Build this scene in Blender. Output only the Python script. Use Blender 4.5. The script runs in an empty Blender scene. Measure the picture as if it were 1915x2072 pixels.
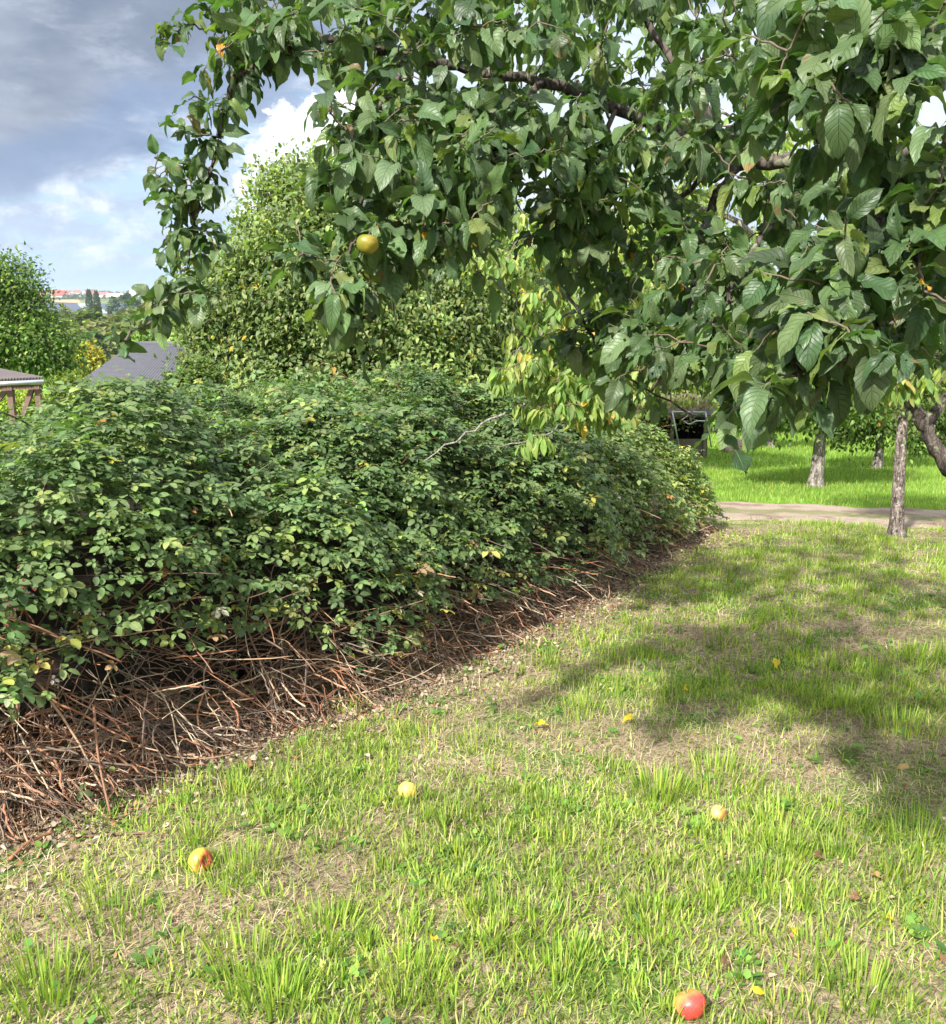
import bpy, math, random
import numpy as np
from mathutils import Vector
R = math.radians
rng = np.random.default_rng(7)
random.seed(7)
sc = bpy.context.scene
COL = sc.collection

# ------------------------------------------------------------------ camera
F = 1920.0                      # focal length in photo pixels (1915 x 2072)
CX, CY = 957.5, 1036.0
PITCH = math.atan((CY - 610.0) / F)
EYE = 1.55
cam_d = bpy.data.cameras.new('camera')
cam = bpy.data.objects.new('camera', cam_d)
COL.objects.link(cam)
cam_d.sensor_fit = 'HORIZONTAL'
cam_d.sensor_width = 36.0
cam_d.lens = 36.0 * F / 1915.0
cam_d.clip_start = 0.05
cam_d.clip_end = 12000
cam.location = (0, 0, EYE)
cam.rotation_euler = (R(90) - PITCH, 0, 0)
sc.camera = cam

# ------------------------------------------------------------------ sun, world
SUN_EL, SUN_AZ = R(42), R(213)        # azimuth from +Y (view direction), clockwise: behind the camera, a little left
sd = Vector((math.sin(SUN_AZ) * math.cos(SUN_EL), math.cos(SUN_AZ) * math.cos(SUN_EL), math.sin(SUN_EL)))
sun_d = bpy.data.lights.new('sun', 'SUN')
sun_d.energy = 4.6
sun_d.angle = R(2.0)
sun_d.color = (1.0, 0.955, 0.88)
sun = bpy.data.objects.new('sun', sun_d)
COL.objects.link(sun)
sun.rotation_euler = sd.to_track_quat('Z', 'Y').to_euler()
sc.view_settings.view_transform = 'Standard'
sc.view_settings.look = 'None'
sc.view_settings.exposure = 1.28
sc.view_settings.gamma = 1.0
sc.cycles.max_bounces = 7
sc.cycles.diffuse_bounces = 4
sc.cycles.glossy_bounces = 2
sc.cycles.transmission_bounces = 5
sc.cycles.transparent_max_bounces = 6
sc.cycles.sample_clamp_indirect = 6
sc.cycles.use_denoising = True


class NT:
    """small helper to write node trees"""
    def __init__(s, tree):
        s.t = tree
        s.t.nodes.clear()

    def n(s, typ, ins=None, **props):
        nd = s.t.nodes.new(typ)
        for k, v in props.items():
            setattr(nd, k, v)
        for k, v in (ins or {}).items():
            s.put(nd.inputs[k], v)
        return nd

    def put(s, sock, v):
        if isinstance(v, bpy.types.NodeSocket):
            s.t.links.new(v, sock)
        elif isinstance(v, (tuple, list)) and sock.type == 'RGBA' and len(v) == 3:
            sock.default_value = (*v, 1)
        else:
            sock.default_value = v

    def m(s, op, a, b=None, c=None, clamp=False):
        nd = s.t.nodes.new('ShaderNodeMath')
        nd.operation = op
        nd.use_clamp = clamp
        for i, v in enumerate((a, b, c)):
            if v is not None:
                s.put(nd.inputs[i], v)
        return nd.outputs[0]

    def ss(s, x, a, b):
        nd = s.t.nodes.new('ShaderNodeMapRange')
        nd.interpolation_type = 'SMOOTHSTEP'
        s.put(nd.inputs[0], x)
        nd.inputs[1].default_value = a
        nd.inputs[2].default_value = b
        nd.inputs[3].default_value = 0
        nd.inputs[4].default_value = 1
        return nd.outputs[0]

    def mix(s, f, a, b, blend='MIX'):
        nd = s.t.nodes.new('ShaderNodeMix')
        nd.data_type = 'RGBA'
        nd.blend_type = blend
        nd.clamp_factor = True
        s.put(nd.inputs[0], f)
        s.put(nd.inputs[6], a)
        s.put(nd.inputs[7], b)
        return nd.outputs[2]

    def noise(s, vec, scale, detail=3, rough=0.55, dist=0.0):
        nd = s.n('ShaderNodeTexNoise', {'Scale': scale, 'Detail': detail, 'Roughness': rough, 'Distortion': dist})
        if vec is not None:
            s.put(nd.inputs['Vector'], vec)
        return nd.outputs[0]


def pxdir(px, py):
    """unit world direction of the camera ray through a photo pixel"""
    x, y, z = (px - CX) / F, -(py - CY) / F, -1.0
    cp, sp = math.cos(PITCH), math.sin(PITCH)
    d = Vector((x, -z * cp + y * sp, z * sp + y * cp))
    return d.normalized()


world = bpy.data.worlds.new('World')
sc.world = world
world.use_nodes = True
N = NT(world.node_tree)
tc = N.n('ShaderNodeTexCoord')
sep = N.n('ShaderNodeSeparateXYZ', {0: tc.outputs['Generated']})
X, Y, Z = sep.outputs
az = N.m('ARCTAN2', X, Y)
el = N.m('ARCSINE', Z)
sky = N.n('ShaderNodeTexSky', sky_type='NISHITA', sun_disc=False, sun_elevation=SUN_EL, sun_rotation=SUN_AZ,
          altitude=200, air_density=1.0, dust_density=1.5, ozone_density=1.0)
skyc = N.mix(1.0, sky.outputs[0], (0.085, 0.085, 0.085), 'MULTIPLY')


def skyvec(sa, se, off=0.0):
    c = N.n('ShaderNodeCombineXYZ', {0: N.m('MULTIPLY', az, sa), 1: N.m('MULTIPLY', el, se), 2: off})
    return c.outputs[0]


n_big = N.noise(skyvec(3.0, 7.0, 3.1), 1.0, 6, 0.58, 0.3)
n_mid = N.noise(skyvec(7.0, 20.0, 1.7), 1.0, 6, 0.6, 0.5)
n_sml = N.noise(skyvec(13.0, 34.0, 8.2), 1.0, 7, 0.62, 0.4)
n_puf = N.noise(skyvec(30.0, 36.0, 5.2), 1.0, 5, 0.6, 0.2)
n_low = N.noise(skyvec(17.0, 60.0, 2.2), 1.0, 6, 0.6, 0.3)
# pale veil near the horizon, blue between
base = N.mix(N.ss(el, 0.0, 0.18), (0.28, 0.40, 0.57), skyc)
# broken low cloud, flat based
low = N.m('MULTIPLY', N.ss(n_low, 0.34, 0.58), N.m('MULTIPLY', N.ss(el, 0.018, 0.05), 0.85))
base = N.mix(low, base, N.mix(N.ss(n_puf, 0.40, 0.66), (0.28, 0.335, 0.43), (0.50, 0.53, 0.58)))
# heavy grey layer above about six degrees, torn edge; heaviest at the left
edge = N.m('ADD', el, N.m('MULTIPLY', N.m('SUBTRACT', n_mid, 0.5), 0.13))
edge = N.m('SUBTRACT', edge, N.m('MULTIPLY', N.m('ADD', az, 0.46), 0.40))
mA = N.m('MULTIPLY', N.ss(edge, 0.052, 0.095), N.ss(el, 0.03, 0.09))
greyc = N.mix(N.ss(n_big, 0.38, 0.66), (0.12, 0.15, 0.205), (0.27, 0.30, 0.355))
greyc = N.mix(N.m('MULTIPLY', N.ss(n_sml, 0.50, 0.74), 0.5), greyc, (0.34, 0.375, 0.44))
greyc = N.mix(N.m('MULTIPLY', N.ss(edge, 0.16, 0.10), 0.6), greyc, (0.125, 0.19, 0.32))
base = N.mix(N.m('MULTIPLY', mA, 0.95), base, greyc)
# bright bank toward the right and overhead
br = N.m('MULTIPLY', N.ss(N.m('ADD', az, N.m('MULTIPLY', n_big, 0.3)), -0.02, 0.2), N.ss(n_mid, 0.3, 0.55))
base = N.mix(N.m('MULTIPLY', br, 0.75), base, (0.50, 0.54, 0.61))


def blob(pts, soft, rough):
    f = None
    for (px, py, r) in pts:
        d = pxdir(px, py)
        a0, e0 = math.atan2(d.x, d.y), math.asin(d.z)
        dx = N.m('SUBTRACT', az, a0)
        dy = N.m('SUBTRACT', el, e0)
        q = N.m('SQRT', N.m('ADD', N.m('MULTIPLY', dx, dx), N.m('MULTIPLY', dy, dy)))
        g = N.m('SUBTRACT', 1.0, N.m('DIVIDE', q, r / F), clamp=False)
        f = g if f is None else N.m('MAXIMUM', f, g)
    f = N.m('ADD', f, N.m('MULTIPLY', N.m('SUBTRACT', n_fin, 0.5), rough))
    return N.ss(f, 0.0, soft)


n_fin = N.noise(skyvec(60.0, 70.0, 9.2), 1.0, 6, 0.65, 0.3)
cum = blob([(600, 290, 75), (640, 262, 60), (660, 330, 100), (545, 335, 58), (530, 385, 60), (600, 380, 100),
            (700, 300, 110), (520, 430, 46), (760, 380, 140)], 0.30, 1.3)
cumc = N.mix(N.ss(n_fin, 0.40, 0.60), (0.50, 0.54, 0.60), (0.80, 0.81, 0.82))
base = N.mix(cum, base, cumc)
# unseen bright cloud added overhead and behind the camera as fill light
up = N.m('MAXIMUM', N.ss(el, 0.50, 0.85), N.ss(N.m('MULTIPLY', Y, -1.0), 0.0, 0.5))
base = N.mix(N.m('MULTIPLY', up, N.m('ADD', 0.65, N.m('MULTIPLY', n_big, 0.4))), base, (0.84, 0.87, 0.92))
bg = N.n('ShaderNodeBackground', {'Color': base, 'Strength': 0.86})
N.t.links.new(bg.outputs[0], N.n('ShaderNodeOutputWorld').inputs[0])


# ------------------------------------------------------------------ noise and terrain
def _hash(ix, iy, seed):
    h = (ix.astype(np.int64) * 374761393 + iy.astype(np.int64) * 668265263 + seed * 982451653) & 0xFFFFFFFF
    h = ((h ^ (h >> 13)) * 1274126177) & 0xFFFFFFFF
    return ((h ^ (h >> 16)) & 0xFFFF) / 65535.0


def vn(x, y, s=0):
    x = np.asarray(x, float)
    y = np.asarray(y, float)
    ix, iy = np.floor(x), np.floor(y)
    fx, fy = x - ix, y - iy
    fx = fx * fx * (3 - 2 * fx)
    fy = fy * fy * (3 - 2 * fy)
    a, b = _hash(ix, iy, s), _hash(ix + 1, iy, s)
    c, d = _hash(ix, iy + 1, s), _hash(ix + 1, iy + 1, s)
    return (a * (1 - fx) + b * fx) * (1 - fy) + (c * (1 - fx) + d * fx) * fy


def fbm(x, y, s=0, o=3):
    v, a, t = 0, 1.0, 0
    for i in range(o):
        v = v + a * vn(np.asarray(x) * 2 ** i, np.asarray(y) * 2 ** i, s + i * 17)
        t += a
        a *= 0.5
    return v / t


PROF_D = np.array([-50, 0, 1.2, 30, 60, 120, 400, 800, 1150, 1330, 1520, 1700, 2000, 2600, 6000], float)
PROF_Z = np.array([2.0, 0, -0.02, -2.70, -4.9, -8.5, -19, -21, -12, -5.5, 5.5, 9.5, 17.5, 10, 0], float)
HOLE = None


def macro(x, y):
    return np.interp(y, PROF_D, PROF_Z)


def gh(x, y):
    """ground height"""
    x = np.asarray(x, float)
    y = np.asarray(y, float)
    z = macro(x, y)
    near = np.clip((26 - np.hypot(x, y)) / 20, 0, 1)
    z = z + near * (0.06 * (fbm(x * 1.6, y * 1.6, 5) - 0.5) + 0.040 * (fbm(x * 6, y * 6, 9, 2) - 0.5))
    if HOLE is not None:
        d2 = (x - HOLE[0]) ** 2 + (y - HOLE[1]) ** 2
        z = z - 0.07 * np.exp(-d2 / 0.003) + 0.02 * np.exp(-(d2 ** 0.5 - 0.11) ** 2 / 0.002)
    far = np.clip((y - 600) / 500, 0, 1)
    z = z + far * 5 * (vn(x / 420, y / 420, 31) - 0.5) - far * np.clip((x + 300) / 2000, -0.4, 1) * 0.0
    return z


def onground(px, py):
    """where the ray through a photo pixel meets the ground"""
    d = pxdir(px, py)
    t = 1.5
    for _ in range(400):
        p = Vector((0, 0, EYE)) + d * t
        h = p.z - float(gh(p.x, p.y))
        if h < 0.0005:
            break
        t += max(h * 0.7, 0.0005)
    return p


def at(px, py, dist):
    """point at forward distance dist (m along +Y) on the ray through a photo pixel"""
    d = pxdir(px, py)
    return Vector((0, 0, EYE)) + d * (dist / d.y)


HOLE = None
_h = onground(1703, 1540)
HOLE = (_h.x, _h.y)


# ------------------------------------------------------------------ mesh helpers
def tag(o, label=None, cat=None, group=None, kind=None):
    if label: o['label'] = label
    if cat: o['category'] = cat
    if group: o['group'] = group
    if kind: o['kind'] = kind
    return o


def empty(name, loc, label=None, cat=None, group=None):
    o = bpy.data.objects.new(name, None)
    o.location = loc
    o.empty_display_size = 0.2
    COL.objects.link(o)
    return tag(o, label, cat, group)


def mk(name, V, faces, mats, parent=None, col=None, uv=None, smooth=True, matidx=None, loc=None):
    """one mesh object from numpy arrays; faces is a list of (n,k) index arrays.
    V is in world space; the object's origin is put at loc (or the parent's place)"""
    V = np.asarray(V, np.float32).reshape(-1, 3)
    faces = [np.asarray(f, np.int32) for f in faces if len(f)]
    org = Vector(loc) if loc is not None else (parent.matrix_world.translation.copy() if parent else Vector((0, 0, 0)))
    if parent is not None:
        org = parent_loc(parent)
    me = bpy.data.meshes.new(name)
    me.vertices.add(len(V))
    me.vertices.foreach_set('co', (V - np.array(org, np.float32)).ravel())
    nl = sum(f.size for f in faces)
    npoly = sum(len(f) for f in faces)
    me.loops.add(nl)
    me.loops.foreach_set('vertex_index', np.concatenate([f.ravel() for f in faces]))
    me.polygons.add(npoly)
    tot = np.concatenate([np.full(len(f), f.shape[1], np.int32) for f in faces])
    st = np.concatenate([[0], np.cumsum(tot)[:-1]]).astype(np.int32)
    me.polygons.foreach_set('loop_start', st)
    me.polygons.foreach_set('use_smooth', np.full(npoly, smooth, bool))
    if matidx is not None:
        me.polygons.foreach_set('material_index', np.asarray(matidx, np.int32))
    me.update(calc_edges=True)
    if col is not None:
        a = me.attributes.new('Col', 'FLOAT_COLOR', 'POINT')
        c = np.ones((len(V), 4), np.float32)
        c[:, :3] = col
        a.data.foreach_set('color', c.ravel())
    if uv is not None:
        a = me.attributes.new('luv', 'FLOAT2', 'POINT')
        a.data.foreach_set('vector', np.asarray(uv, np.float32).ravel())
    me.validate()
    for m in (mats if isinstance(mats, (list, tuple)) else [mats]):
        me.materials.append(m)
    o = bpy.data.objects.new(name, me)
    COL.objects.link(o)
    if parent is not None:
        o.parent = parent
    else:
        o.location = org
    return o


def parent_loc(p):
    v = Vector((0, 0, 0))
    while p is not None:
        v += Vector(p.location)
        p = p.parent
    return v


class Acc:
    """collects vertices and faces of several shapes for one mesh"""
    def __init__(s):
        s.V, s.F, s.C, s.U, s.n, s.M = [], {}, [], [], 0, {}

    def add(s, V, F, col=None, uv=None, mi=0):
        V = np.asarray(V, float).reshape(-1, 3)
        for f in (F if isinstance(F, list) else [F]):
            f = np.asarray(f)
            if len(f):
                s.F.setdefault(f.shape[1], []).append(f + s.n)
                s.M.setdefault(f.shape[1], []).append(np.full(len(f), mi))
        s.V.append(V)
        s.C.append(np.broadcast_to(np.asarray((1, 1, 1) if col is None else col, float), (len(V), 3)))
        s.U.append(np.zeros((len(V), 2)) if uv is None else uv)
        s.n += len(V)

    def build(s, name, mats, parent=None, smooth=True, loc=None):
        ks = sorted(s.F)
        return mk(name, np.concatenate(s.V), [np.concatenate(s.F[k]) for k in ks], mats, parent,
                  np.concatenate(s.C), np.concatenate(s.U), smooth,
                  np.concatenate([np.concatenate(s.M[k]) for k in ks]), loc)

    def tube(s, pts, rad, sides=6, col=None, mi=0, cap=True):
        P = np.array([tuple(p) for p in pts], float)
        n = len(P)
        rad = np.broadcast_to(np.asarray(rad, float), (n,)) if np.ndim(rad) == 0 else np.asarray(rad, float)
        T = np.gradient(P, axis=0)
        T /= np.linalg.norm(T, axis=1, keepdims=True) + 1e-9
        ref = np.array([0.31, 0.21, 1.0]) if abs(T[0, 2]) < 0.9 else np.array([1.0, 0.2, 0.1])
        A = np.cross(T, ref)
        A /= np.linalg.norm(A, axis=1, keepdims=True) + 1e-9
        B = np.cross(T, A)
        th = np.linspace(0, 2 * np.pi, sides, endpoint=False)
        ring = (A[:, None] * np.cos(th)[None, :, None] + B[:, None] * np.sin(th)[None, :, None]) * rad[:, None, None] + P[:, None]
        i = np.arange(n - 1)[:, None] * sides
        j = np.arange(sides)[None]
        q = np.stack([i + j, i + (j + 1) % sides, i + sides + (j + 1) % sides, i + sides + j], -1).reshape(-1, 4)
        L = np.concatenate([[0], np.cumsum(np.linalg.norm(np.diff(P, axis=0), axis=1))])
        uv = np.stack([np.tile(th / 6.283, n), np.repeat(L, sides)], -1)
        V = ring.reshape(-1, 3)
        F = [q]
        if cap:
            V = np.concatenate([V, P[:1], P[-1:]])
            uv = np.concatenate([uv, [[0, 0], [0, L[-1]]]])
            jj = np.arange(sides)
            t1 = np.stack([(jj + 1) % sides, jj, np.full(sides, n * sides)], -1)
            t2 = np.stack([(n - 1) * sides + jj, (n - 1) * sides + (jj + 1) % sides, np.full(sides, n * sides + 1)], -1)
            F.append(np.concatenate([t1, t2]))
        s.add(V, F, col, uv, mi)

    def box(s, c, size, rz=0.0, col=None, mi=0, rx=0.0, ry=0.0):
        from mathutils import Euler
        h = np.array(size) / 2
        v = np.array([[x, y, z] for x in (-1, 1) for y in (-1, 1) for z in (-1, 1)], float) * h
        M = np.array(Euler((rx, ry, rz)).to_matrix())
        v = v @ M.T + np.array(tuple(c))
        f = np.array([[0, 1, 3, 2], [4, 6, 7, 5], [0, 4, 5, 1], [2, 3, 7, 6], [0, 2, 6, 4], [1, 5, 7, 3]])
        s.add(v, f, col, None, mi)


def smooth_path(pts, sub=6):
    """Catmull-Rom through points"""
    P = [np.array(tuple(p), float) for p in pts]
    P = [2 * P[0] - P[1]] + P + [2 * P[-1] - P[-2]]
    out = []
    for i in range(1, len(P) - 2):
        for k in range(sub):
            t = k / sub
            a, b, c, d = P[i - 1], P[i], P[i + 1], P[i + 2]
            out.append(0.5 * ((2 * b) + (-a + c) * t + (2 * a - 5 * b + 4 * c - d) * t * t + (-a + 3 * b - 3 * c + d) * t ** 3))
    out.append(P[-2])
    return np.array(out)


# leaf templates: x along the leaf (0..1), y across, z up
def leaf_tmpl(width=0.3, nx=8, ny=2, droop=0.25, fold=0.15, wave=0.03, serr=0.02, tipx=0.55, power=0.8, petiole=0.0, seed=0, pw=0.012, twist=0.0):
    r = random.Random(seed)
    xs = np.linspace(0, 1, nx + 1)
    if nx >= 10:
        xs = 0.5 * xs + 0.5 * (0.5 - 0.5 * np.cos(np.pi * xs))     # finer steps at base and tip
    V, U = [], []
    ph = r.uniform(0, 6)
    for i, x in enumerate(xs):
        t = x ** tipx
        w = width * (math.sin(math.pi * min(max(t, 0), 1)) ** power) + (0.004 if i in (0, nx) else 0)
        for j in range(-ny, ny + 1):
            v = j / ny
            ww = w * (1 + (serr / width * (1 if i % 2 else -1) if abs(j) == ny and 0 < i < nx else 0))
            y = v * ww
            z = -droop * x * x + fold * abs(y) * 1.2 - 0.6 * fold * y * y / max(width, .01) + wave * math.sin(x * 11 + ph + v * 2) * abs(v) ** 1.5
            tw = twist * x
            V.append((x * (1 - 0.25 * droop * x), y * math.cos(tw) - z * math.sin(tw) * 0.3, z + y * math.sin(tw)))
            U.append((x, v))
    V = np.array(V)
    m = 2 * ny + 1
    q = []
    for i in range(nx):
        for j in range(2 * ny):
            a = i * m + j
            q.append((a, a + m, a + m + 1, a + 1))
    q = np.array(q)
    if petiole > 0:
        V[:, 0] += petiole
        k = len(V)
        pv = np.array([(0, -pw, 0), (0, pw, 0), (petiole * 1.02, pw, 0), (petiole * 1.02, -pw, 0),
                       (0, 0, -pw * 1.6), (petiole * 1.02, 0, -pw * 1.6)])
        V = np.concatenate([V, pv])
        U += [(-0.5, 0)] * 6
        q = np.concatenate([q, [(k, k + 3, k + 2, k + 1), (k, k + 4, k + 5, k + 3), (k + 1, k + 2, k + 5, k + 4)]])
    return V, q, np.array(U, float)


def frames(D, Nh):
    """rotation matrices with x along D and z near Nh"""
    D = D / (np.linalg.norm(D, axis=1, keepdims=True) + 1e-9)
    Zv = Nh - (Nh * D).sum(1, keepdims=True) * D
    Zv /= np.linalg.norm(Zv, axis=1, keepdims=True) + 1e-9
    Yv = np.cross(Zv, D)
    return np.stack([D, Yv, Zv], -1)


def scatter(acc, tmpls, P, D, Nh, S, C, wy=None):
    """instances templates (baked) at P with axis D, normal hint Nh, size S, colour C"""
    n = len(P)
    if n == 0:
        return
    Rm = frames(D, Nh)
    which = rng.integers(0, len(tmpls), n)
    for k, (tv, tf, tu) in enumerate(tmpls):
        ix = np.where(which == k)[0]
        if len(ix) == 0:
            continue
        tvv = tv[None] * S[ix][:, None, None]
        if wy is not None:
            tvv = tvv * np.stack([np.ones(len(ix)), wy[ix], np.ones(len(ix))], -1)[:, None, :]
        v = np.einsum('nij,nvj->nvi', Rm[ix], tvv) + P[ix][:, None]
        f = tf[None] + (np.arange(len(ix)) * len(tv))[:, None, None]
        c = np.repeat(C[ix], len(tv), axis=0)
        acc.add(v.reshape(-1, 3), f.reshape(-1, tf.shape[1]), c, np.tile(tu, (len(ix), 1)))


def pal(n, cols, w=None, jit=0.18):
    """random natural colour per leaf from a palette"""
    cols = np.array(cols, float)
    w = None if w is None else np.array(w, float) / sum(w)
    i = rng.choice(len(cols), n, p=w)
    c = cols[i] * (1 + jit * rng.standard_normal((n, 1))) * (1 + 0.05 * rng.standard_normal((n, 3)))
    return np.clip(c, 0.004, 0.9)


def sph(n):
    v = rng.standard_normal((n, 3))
    return v / np.linalg.norm(v, axis=1, keepdims=True)


# ------------------------------------------------------------------ materials
def new_mat(name):
    m = bpy.data.materials.new(name)
    m.use_nodes = True
    return m, NT(m.node_tree)


def leaf_mat(name, rough=0.45, spec=0.45, trans=0.35, tcol=(1.5, 1.9, 0.5), back=1.45, veins=0.35, nscale=40.0, backtint=(1.0, 1.0, 0.85), blotch=0.0, bump=0.4):
    m, n = new_mat(name)
    col = n.n('ShaderNodeAttribute', attribute_name='Col').outputs[0]
    uvn = n.n('ShaderNodeAttribute', attribute_name='luv').outputs[1]
    geo = n.n('ShaderNodeNewGeometry')
    pos = n.n('ShaderNodeTexCoord').outputs['Object']
    nz = n.noise(pos, nscale, 3)
    c = n.mix(0.8, col, n.mix(nz, (0.55, 0.6, 0.6), (1.45, 1.4, 1.3)), 'MULTIPLY')
    height = nz
    if veins > 0:
        s = n.n('ShaderNodeSeparateXYZ', {0: uvn})
        u, v = s.outputs[0], s.outputs[1]
        av = n.m('ABSOLUTE', v)
        mid = n.ss(av, 0.07, 0.015)
        saw = n.m('FRACT', n.m('MULTIPLY', n.m('SUBTRACT', u, n.m('MULTIPLY', av, 0.28)), 8.0))
        side = n.ss(n.m('ABSOLUTE', n.m('SUBTRACT', saw, 0.5)), 0.13, 0.02)
        vein = n.m('MAXIMUM', mid, n.m('MULTIPLY', side, 0.5))
        c = n.mix(n.m('MULTIPLY', vein, veins), c, n.mix(1.0, c, (2.1, 2.0, 1.7), 'MULTIPLY'))
        height = n.m('ADD', n.m('MULTIPLY', nz, 0.6), n.m('MULTIPLY', vein, -0.7))
    if blotch > 0:
        b = n.ss(n.noise(pos, nscale * 0.7, 2, 0.4), 0.70, 0.76)
        c = n.mix(n.m('MULTIPLY', b, blotch), c, (0.20, 0.11, 0.05))
    cb = n.mix(1.0, c, tuple(back * x for x in backtint), 'MULTIPLY')
    c2 = n.mix(geo.outputs['Backfacing'], c, cb)
    bmp = n.n('ShaderNodeBump', {'Strength': bump, 'Distance': 0.004, 'Height': height})
    rr = n.mix(geo.outputs['Backfacing'], (rough,) * 3, (0.75,) * 3)
    p = n.n('ShaderNodeBsdfPrincipled', {'Base Color': c2, 'Roughness': rr, 'Normal': bmp.outputs[0], 'Specular IOR Level': spec})
    t = n.n('ShaderNodeBsdfTranslucent', {'Color': n.mix(1.0, c, tcol, 'MULTIPLY')})
    mx = n.n('ShaderNodeMixShader', {0: trans, 1: p.outputs[0], 2: t.outputs[0]})
    n.t.links.new(mx.outputs[0], n.n('ShaderNodeOutputMaterial').inputs[0])
    return m


def bark_mat(name, dark, light, scale=18.0, lichen=None, stretch=0.35):
    m, n = new_mat(name)
    pos = n.n('ShaderNodeTexCoord').outputs['Object']
    mp = n.n('ShaderNodeMapping', {0: pos, 'Scale': (1, 1, stretch)}).outputs[0]
    a = n.noise(mp, scale, 5, 0.65, 0.6)
    v = n.n('ShaderNodeTexVoronoi', {'Vector': mp, 'Scale': scale * 1.4}, feature='DISTANCE_TO_EDGE').outputs[0]
    c = n.mix(n.ss(a, 0.35, 0.65), dark, light)
    c = n.mix(n.m('MULTIPLY', n.ss(v, 0.07, 0.0), 0.6), c, tuple(x * 0.5 for x in dark))
    if lichen:
        l = n.ss(n.noise(pos, scale * 0.8, 4), 0.58, 0.66)
        c = n.mix(n.m('MULTIPLY', l, 0.7), c, lichen)
    h = n.m('ADD', a, n.m('MULTIPLY', n.ss(v, 0.0, 0.12), 0.35))
    b = n.n('ShaderNodeBump', {'Strength': 0.8, 'Distance': 0.01, 'Height': h})
    p = n.n('ShaderNodeBsdfPrincipled', {'Base Color': c, 'Roughness': 0.9, 'Normal': b.outputs[0], 'Specular IOR Level': 0.2})
    n.t.links.new(p.outputs[0], n.n('ShaderNodeOutputMaterial').inputs[0])
    return m


def simple_mat(name, c, rough=0.8, nz=0.25, scale=20, attr=False, spec=0.3, metallic=0.0, trans=0.0):
    m, n = new_mat(name)
    pos = n.n('ShaderNodeTexCoord').outputs['Object']
    a = n.noise(pos, scale, 4)
    src = n.n('ShaderNodeAttribute', attribute_name='Col').outputs[0] if attr else c
    cc = n.mix(1.0, src, n.mix(a, (1 - nz,) * 3, (1 + nz,) * 3), 'MULTIPLY')
    b = n.n('ShaderNodeBump', {'Strength': 0.3, 'Distance': 0.01, 'Height': a})
    p = n.n('ShaderNodeBsdfPrincipled', {'Base Color': cc, 'Roughness': rough, 'Normal': b.outputs[0], 'Specular IOR Level': spec, 'Metallic': metallic})
    o = p.outputs[0]
    if trans:
        t = n.n('ShaderNodeBsdfTranslucent', {'Color': cc})
        o = n.n('ShaderNodeMixShader', {0: trans, 1: o, 2: t.outputs[0]}).outputs[0]
    n.t.links.new(o, n.n('ShaderNodeOutputMaterial').inputs[0])
    return m


M_apple = leaf_mat('apple_leaf', rough=0.46, spec=0.42, trans=0.30, nscale=34, blotch=0.8, bump=0.9)
M_cherry = leaf_mat('cherry_leaf', rough=0.5, spec=0.35, trans=0.42, tcol=(1.4, 1.5, 0.5), nscale=30, blotch=0.6, back=1.2)
M_bramble = leaf_mat('bramble_leaf', rough=0.5, spec=0.4, trans=0.25, nscale=45, back=2.2, backtint=(1, 1, 1.0), veins=0.3)
M_tree = leaf_mat('tree_leaf', rough=0.5, spec=0.4, trans=0.4, tcol=(1.4, 1.6, 0.4), veins=0, nscale=12, back=1.25)
M_far = leaf_mat('far_leaf', rough=0.7, spec=0.2, trans=0.3, veins=0, nscale=0.5, back=1.1, bump=0.0)
M_grass = leaf_mat('grass_blade', rough=0.55, spec=0.3, trans=0.42, tcol=(1.3, 1.4, 0.5), veins=0, nscale=9, back=1.0, bump=0.0)
M_thatch = simple_mat('dry_grass', (1, 1, 1), 0.85, 0.3, 60, attr=True, trans=0.2)
M_bark = bark_mat('dark_bark', (0.035, 0.028, 0.024), (0.12, 0.10, 0.085), 26, (0.22, 0.24, 0.15))
M_greybark = bark_mat('grey_bark', (0.075, 0.06, 0.052), (0.30, 0.265, 0.24), 20, (0.36, 0.35, 0.30), 0.22)
M_flaky = bark_mat('flaky_bark', (0.045, 0.036, 0.032), (0.27, 0.22, 0.19), 34, (0.40, 0.37, 0.33), 0.35)
M_twig = simple_mat('twig_bark', (0.12, 0.09, 0.07), 0.8, 0.4, 60)
M_cane = simple_mat('cane_bark', (1, 1, 1), 0.6, 0.35, 45, attr=True)
M_litter = simple_mat('leaf_litter', (1, 1, 1), 0.85, 0.3, 50, attr=True)

# ------------------------------------------------------------------ hedge footprint (front foot of the bramble thicket)
foot_px = [(-700, 1650), (-300, 1672), (0, 1690), (240, 1600), (400, 1545), (540, 1480), (750, 1425), (900, 1350), (1060, 1285), (1200, 1215), (1290, 1160), (1390, 1105), (1440, 1070)]
FOOT = np.array([[p.x, p.y] for p in (onground(*q) for q in foot_px)])
_e = FOOT[-1]
FOOT = np.concatenate([FOOT, [[_e[0] + 0.10, _e[1] + 0.9], [_e[0] - 0.3, _e[1] + 2.2], [_e[0] - 1.6, _e[1] + 3.4], [_e[0] - 4.0, _e[1] + 4.2]]])


def foot_dist(x, y):
    """signed distance to the thicket's foot (positive inside, to the left) and arclength along it"""
    P = np.stack([x, y], -1)
    best = np.full(len(P), 1e9)
    sg = np.zeros(len(P))
    arc = np.zeros(len(P))
    L = 0
    for a, b in zip(FOOT[:-1], FOOT[1:]):
        d = b - a
        ln = np.hypot(*d)
        t = np.clip(((P - a) @ d) / ln ** 2, 0, 1)
        q = a + t[:, None] * d
        r = np.hypot(*(P - q).T)
        s = d[0] * (P[:, 1] - a[1]) - d[1] * (P[:, 0] - a[0])
        u = r < best
        best[u] = r[u]
        sg[u] = np.sign(s[u])
        arc[u] = (L + t * ln)[u]
        L += ln
    return best * sg, arc


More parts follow.
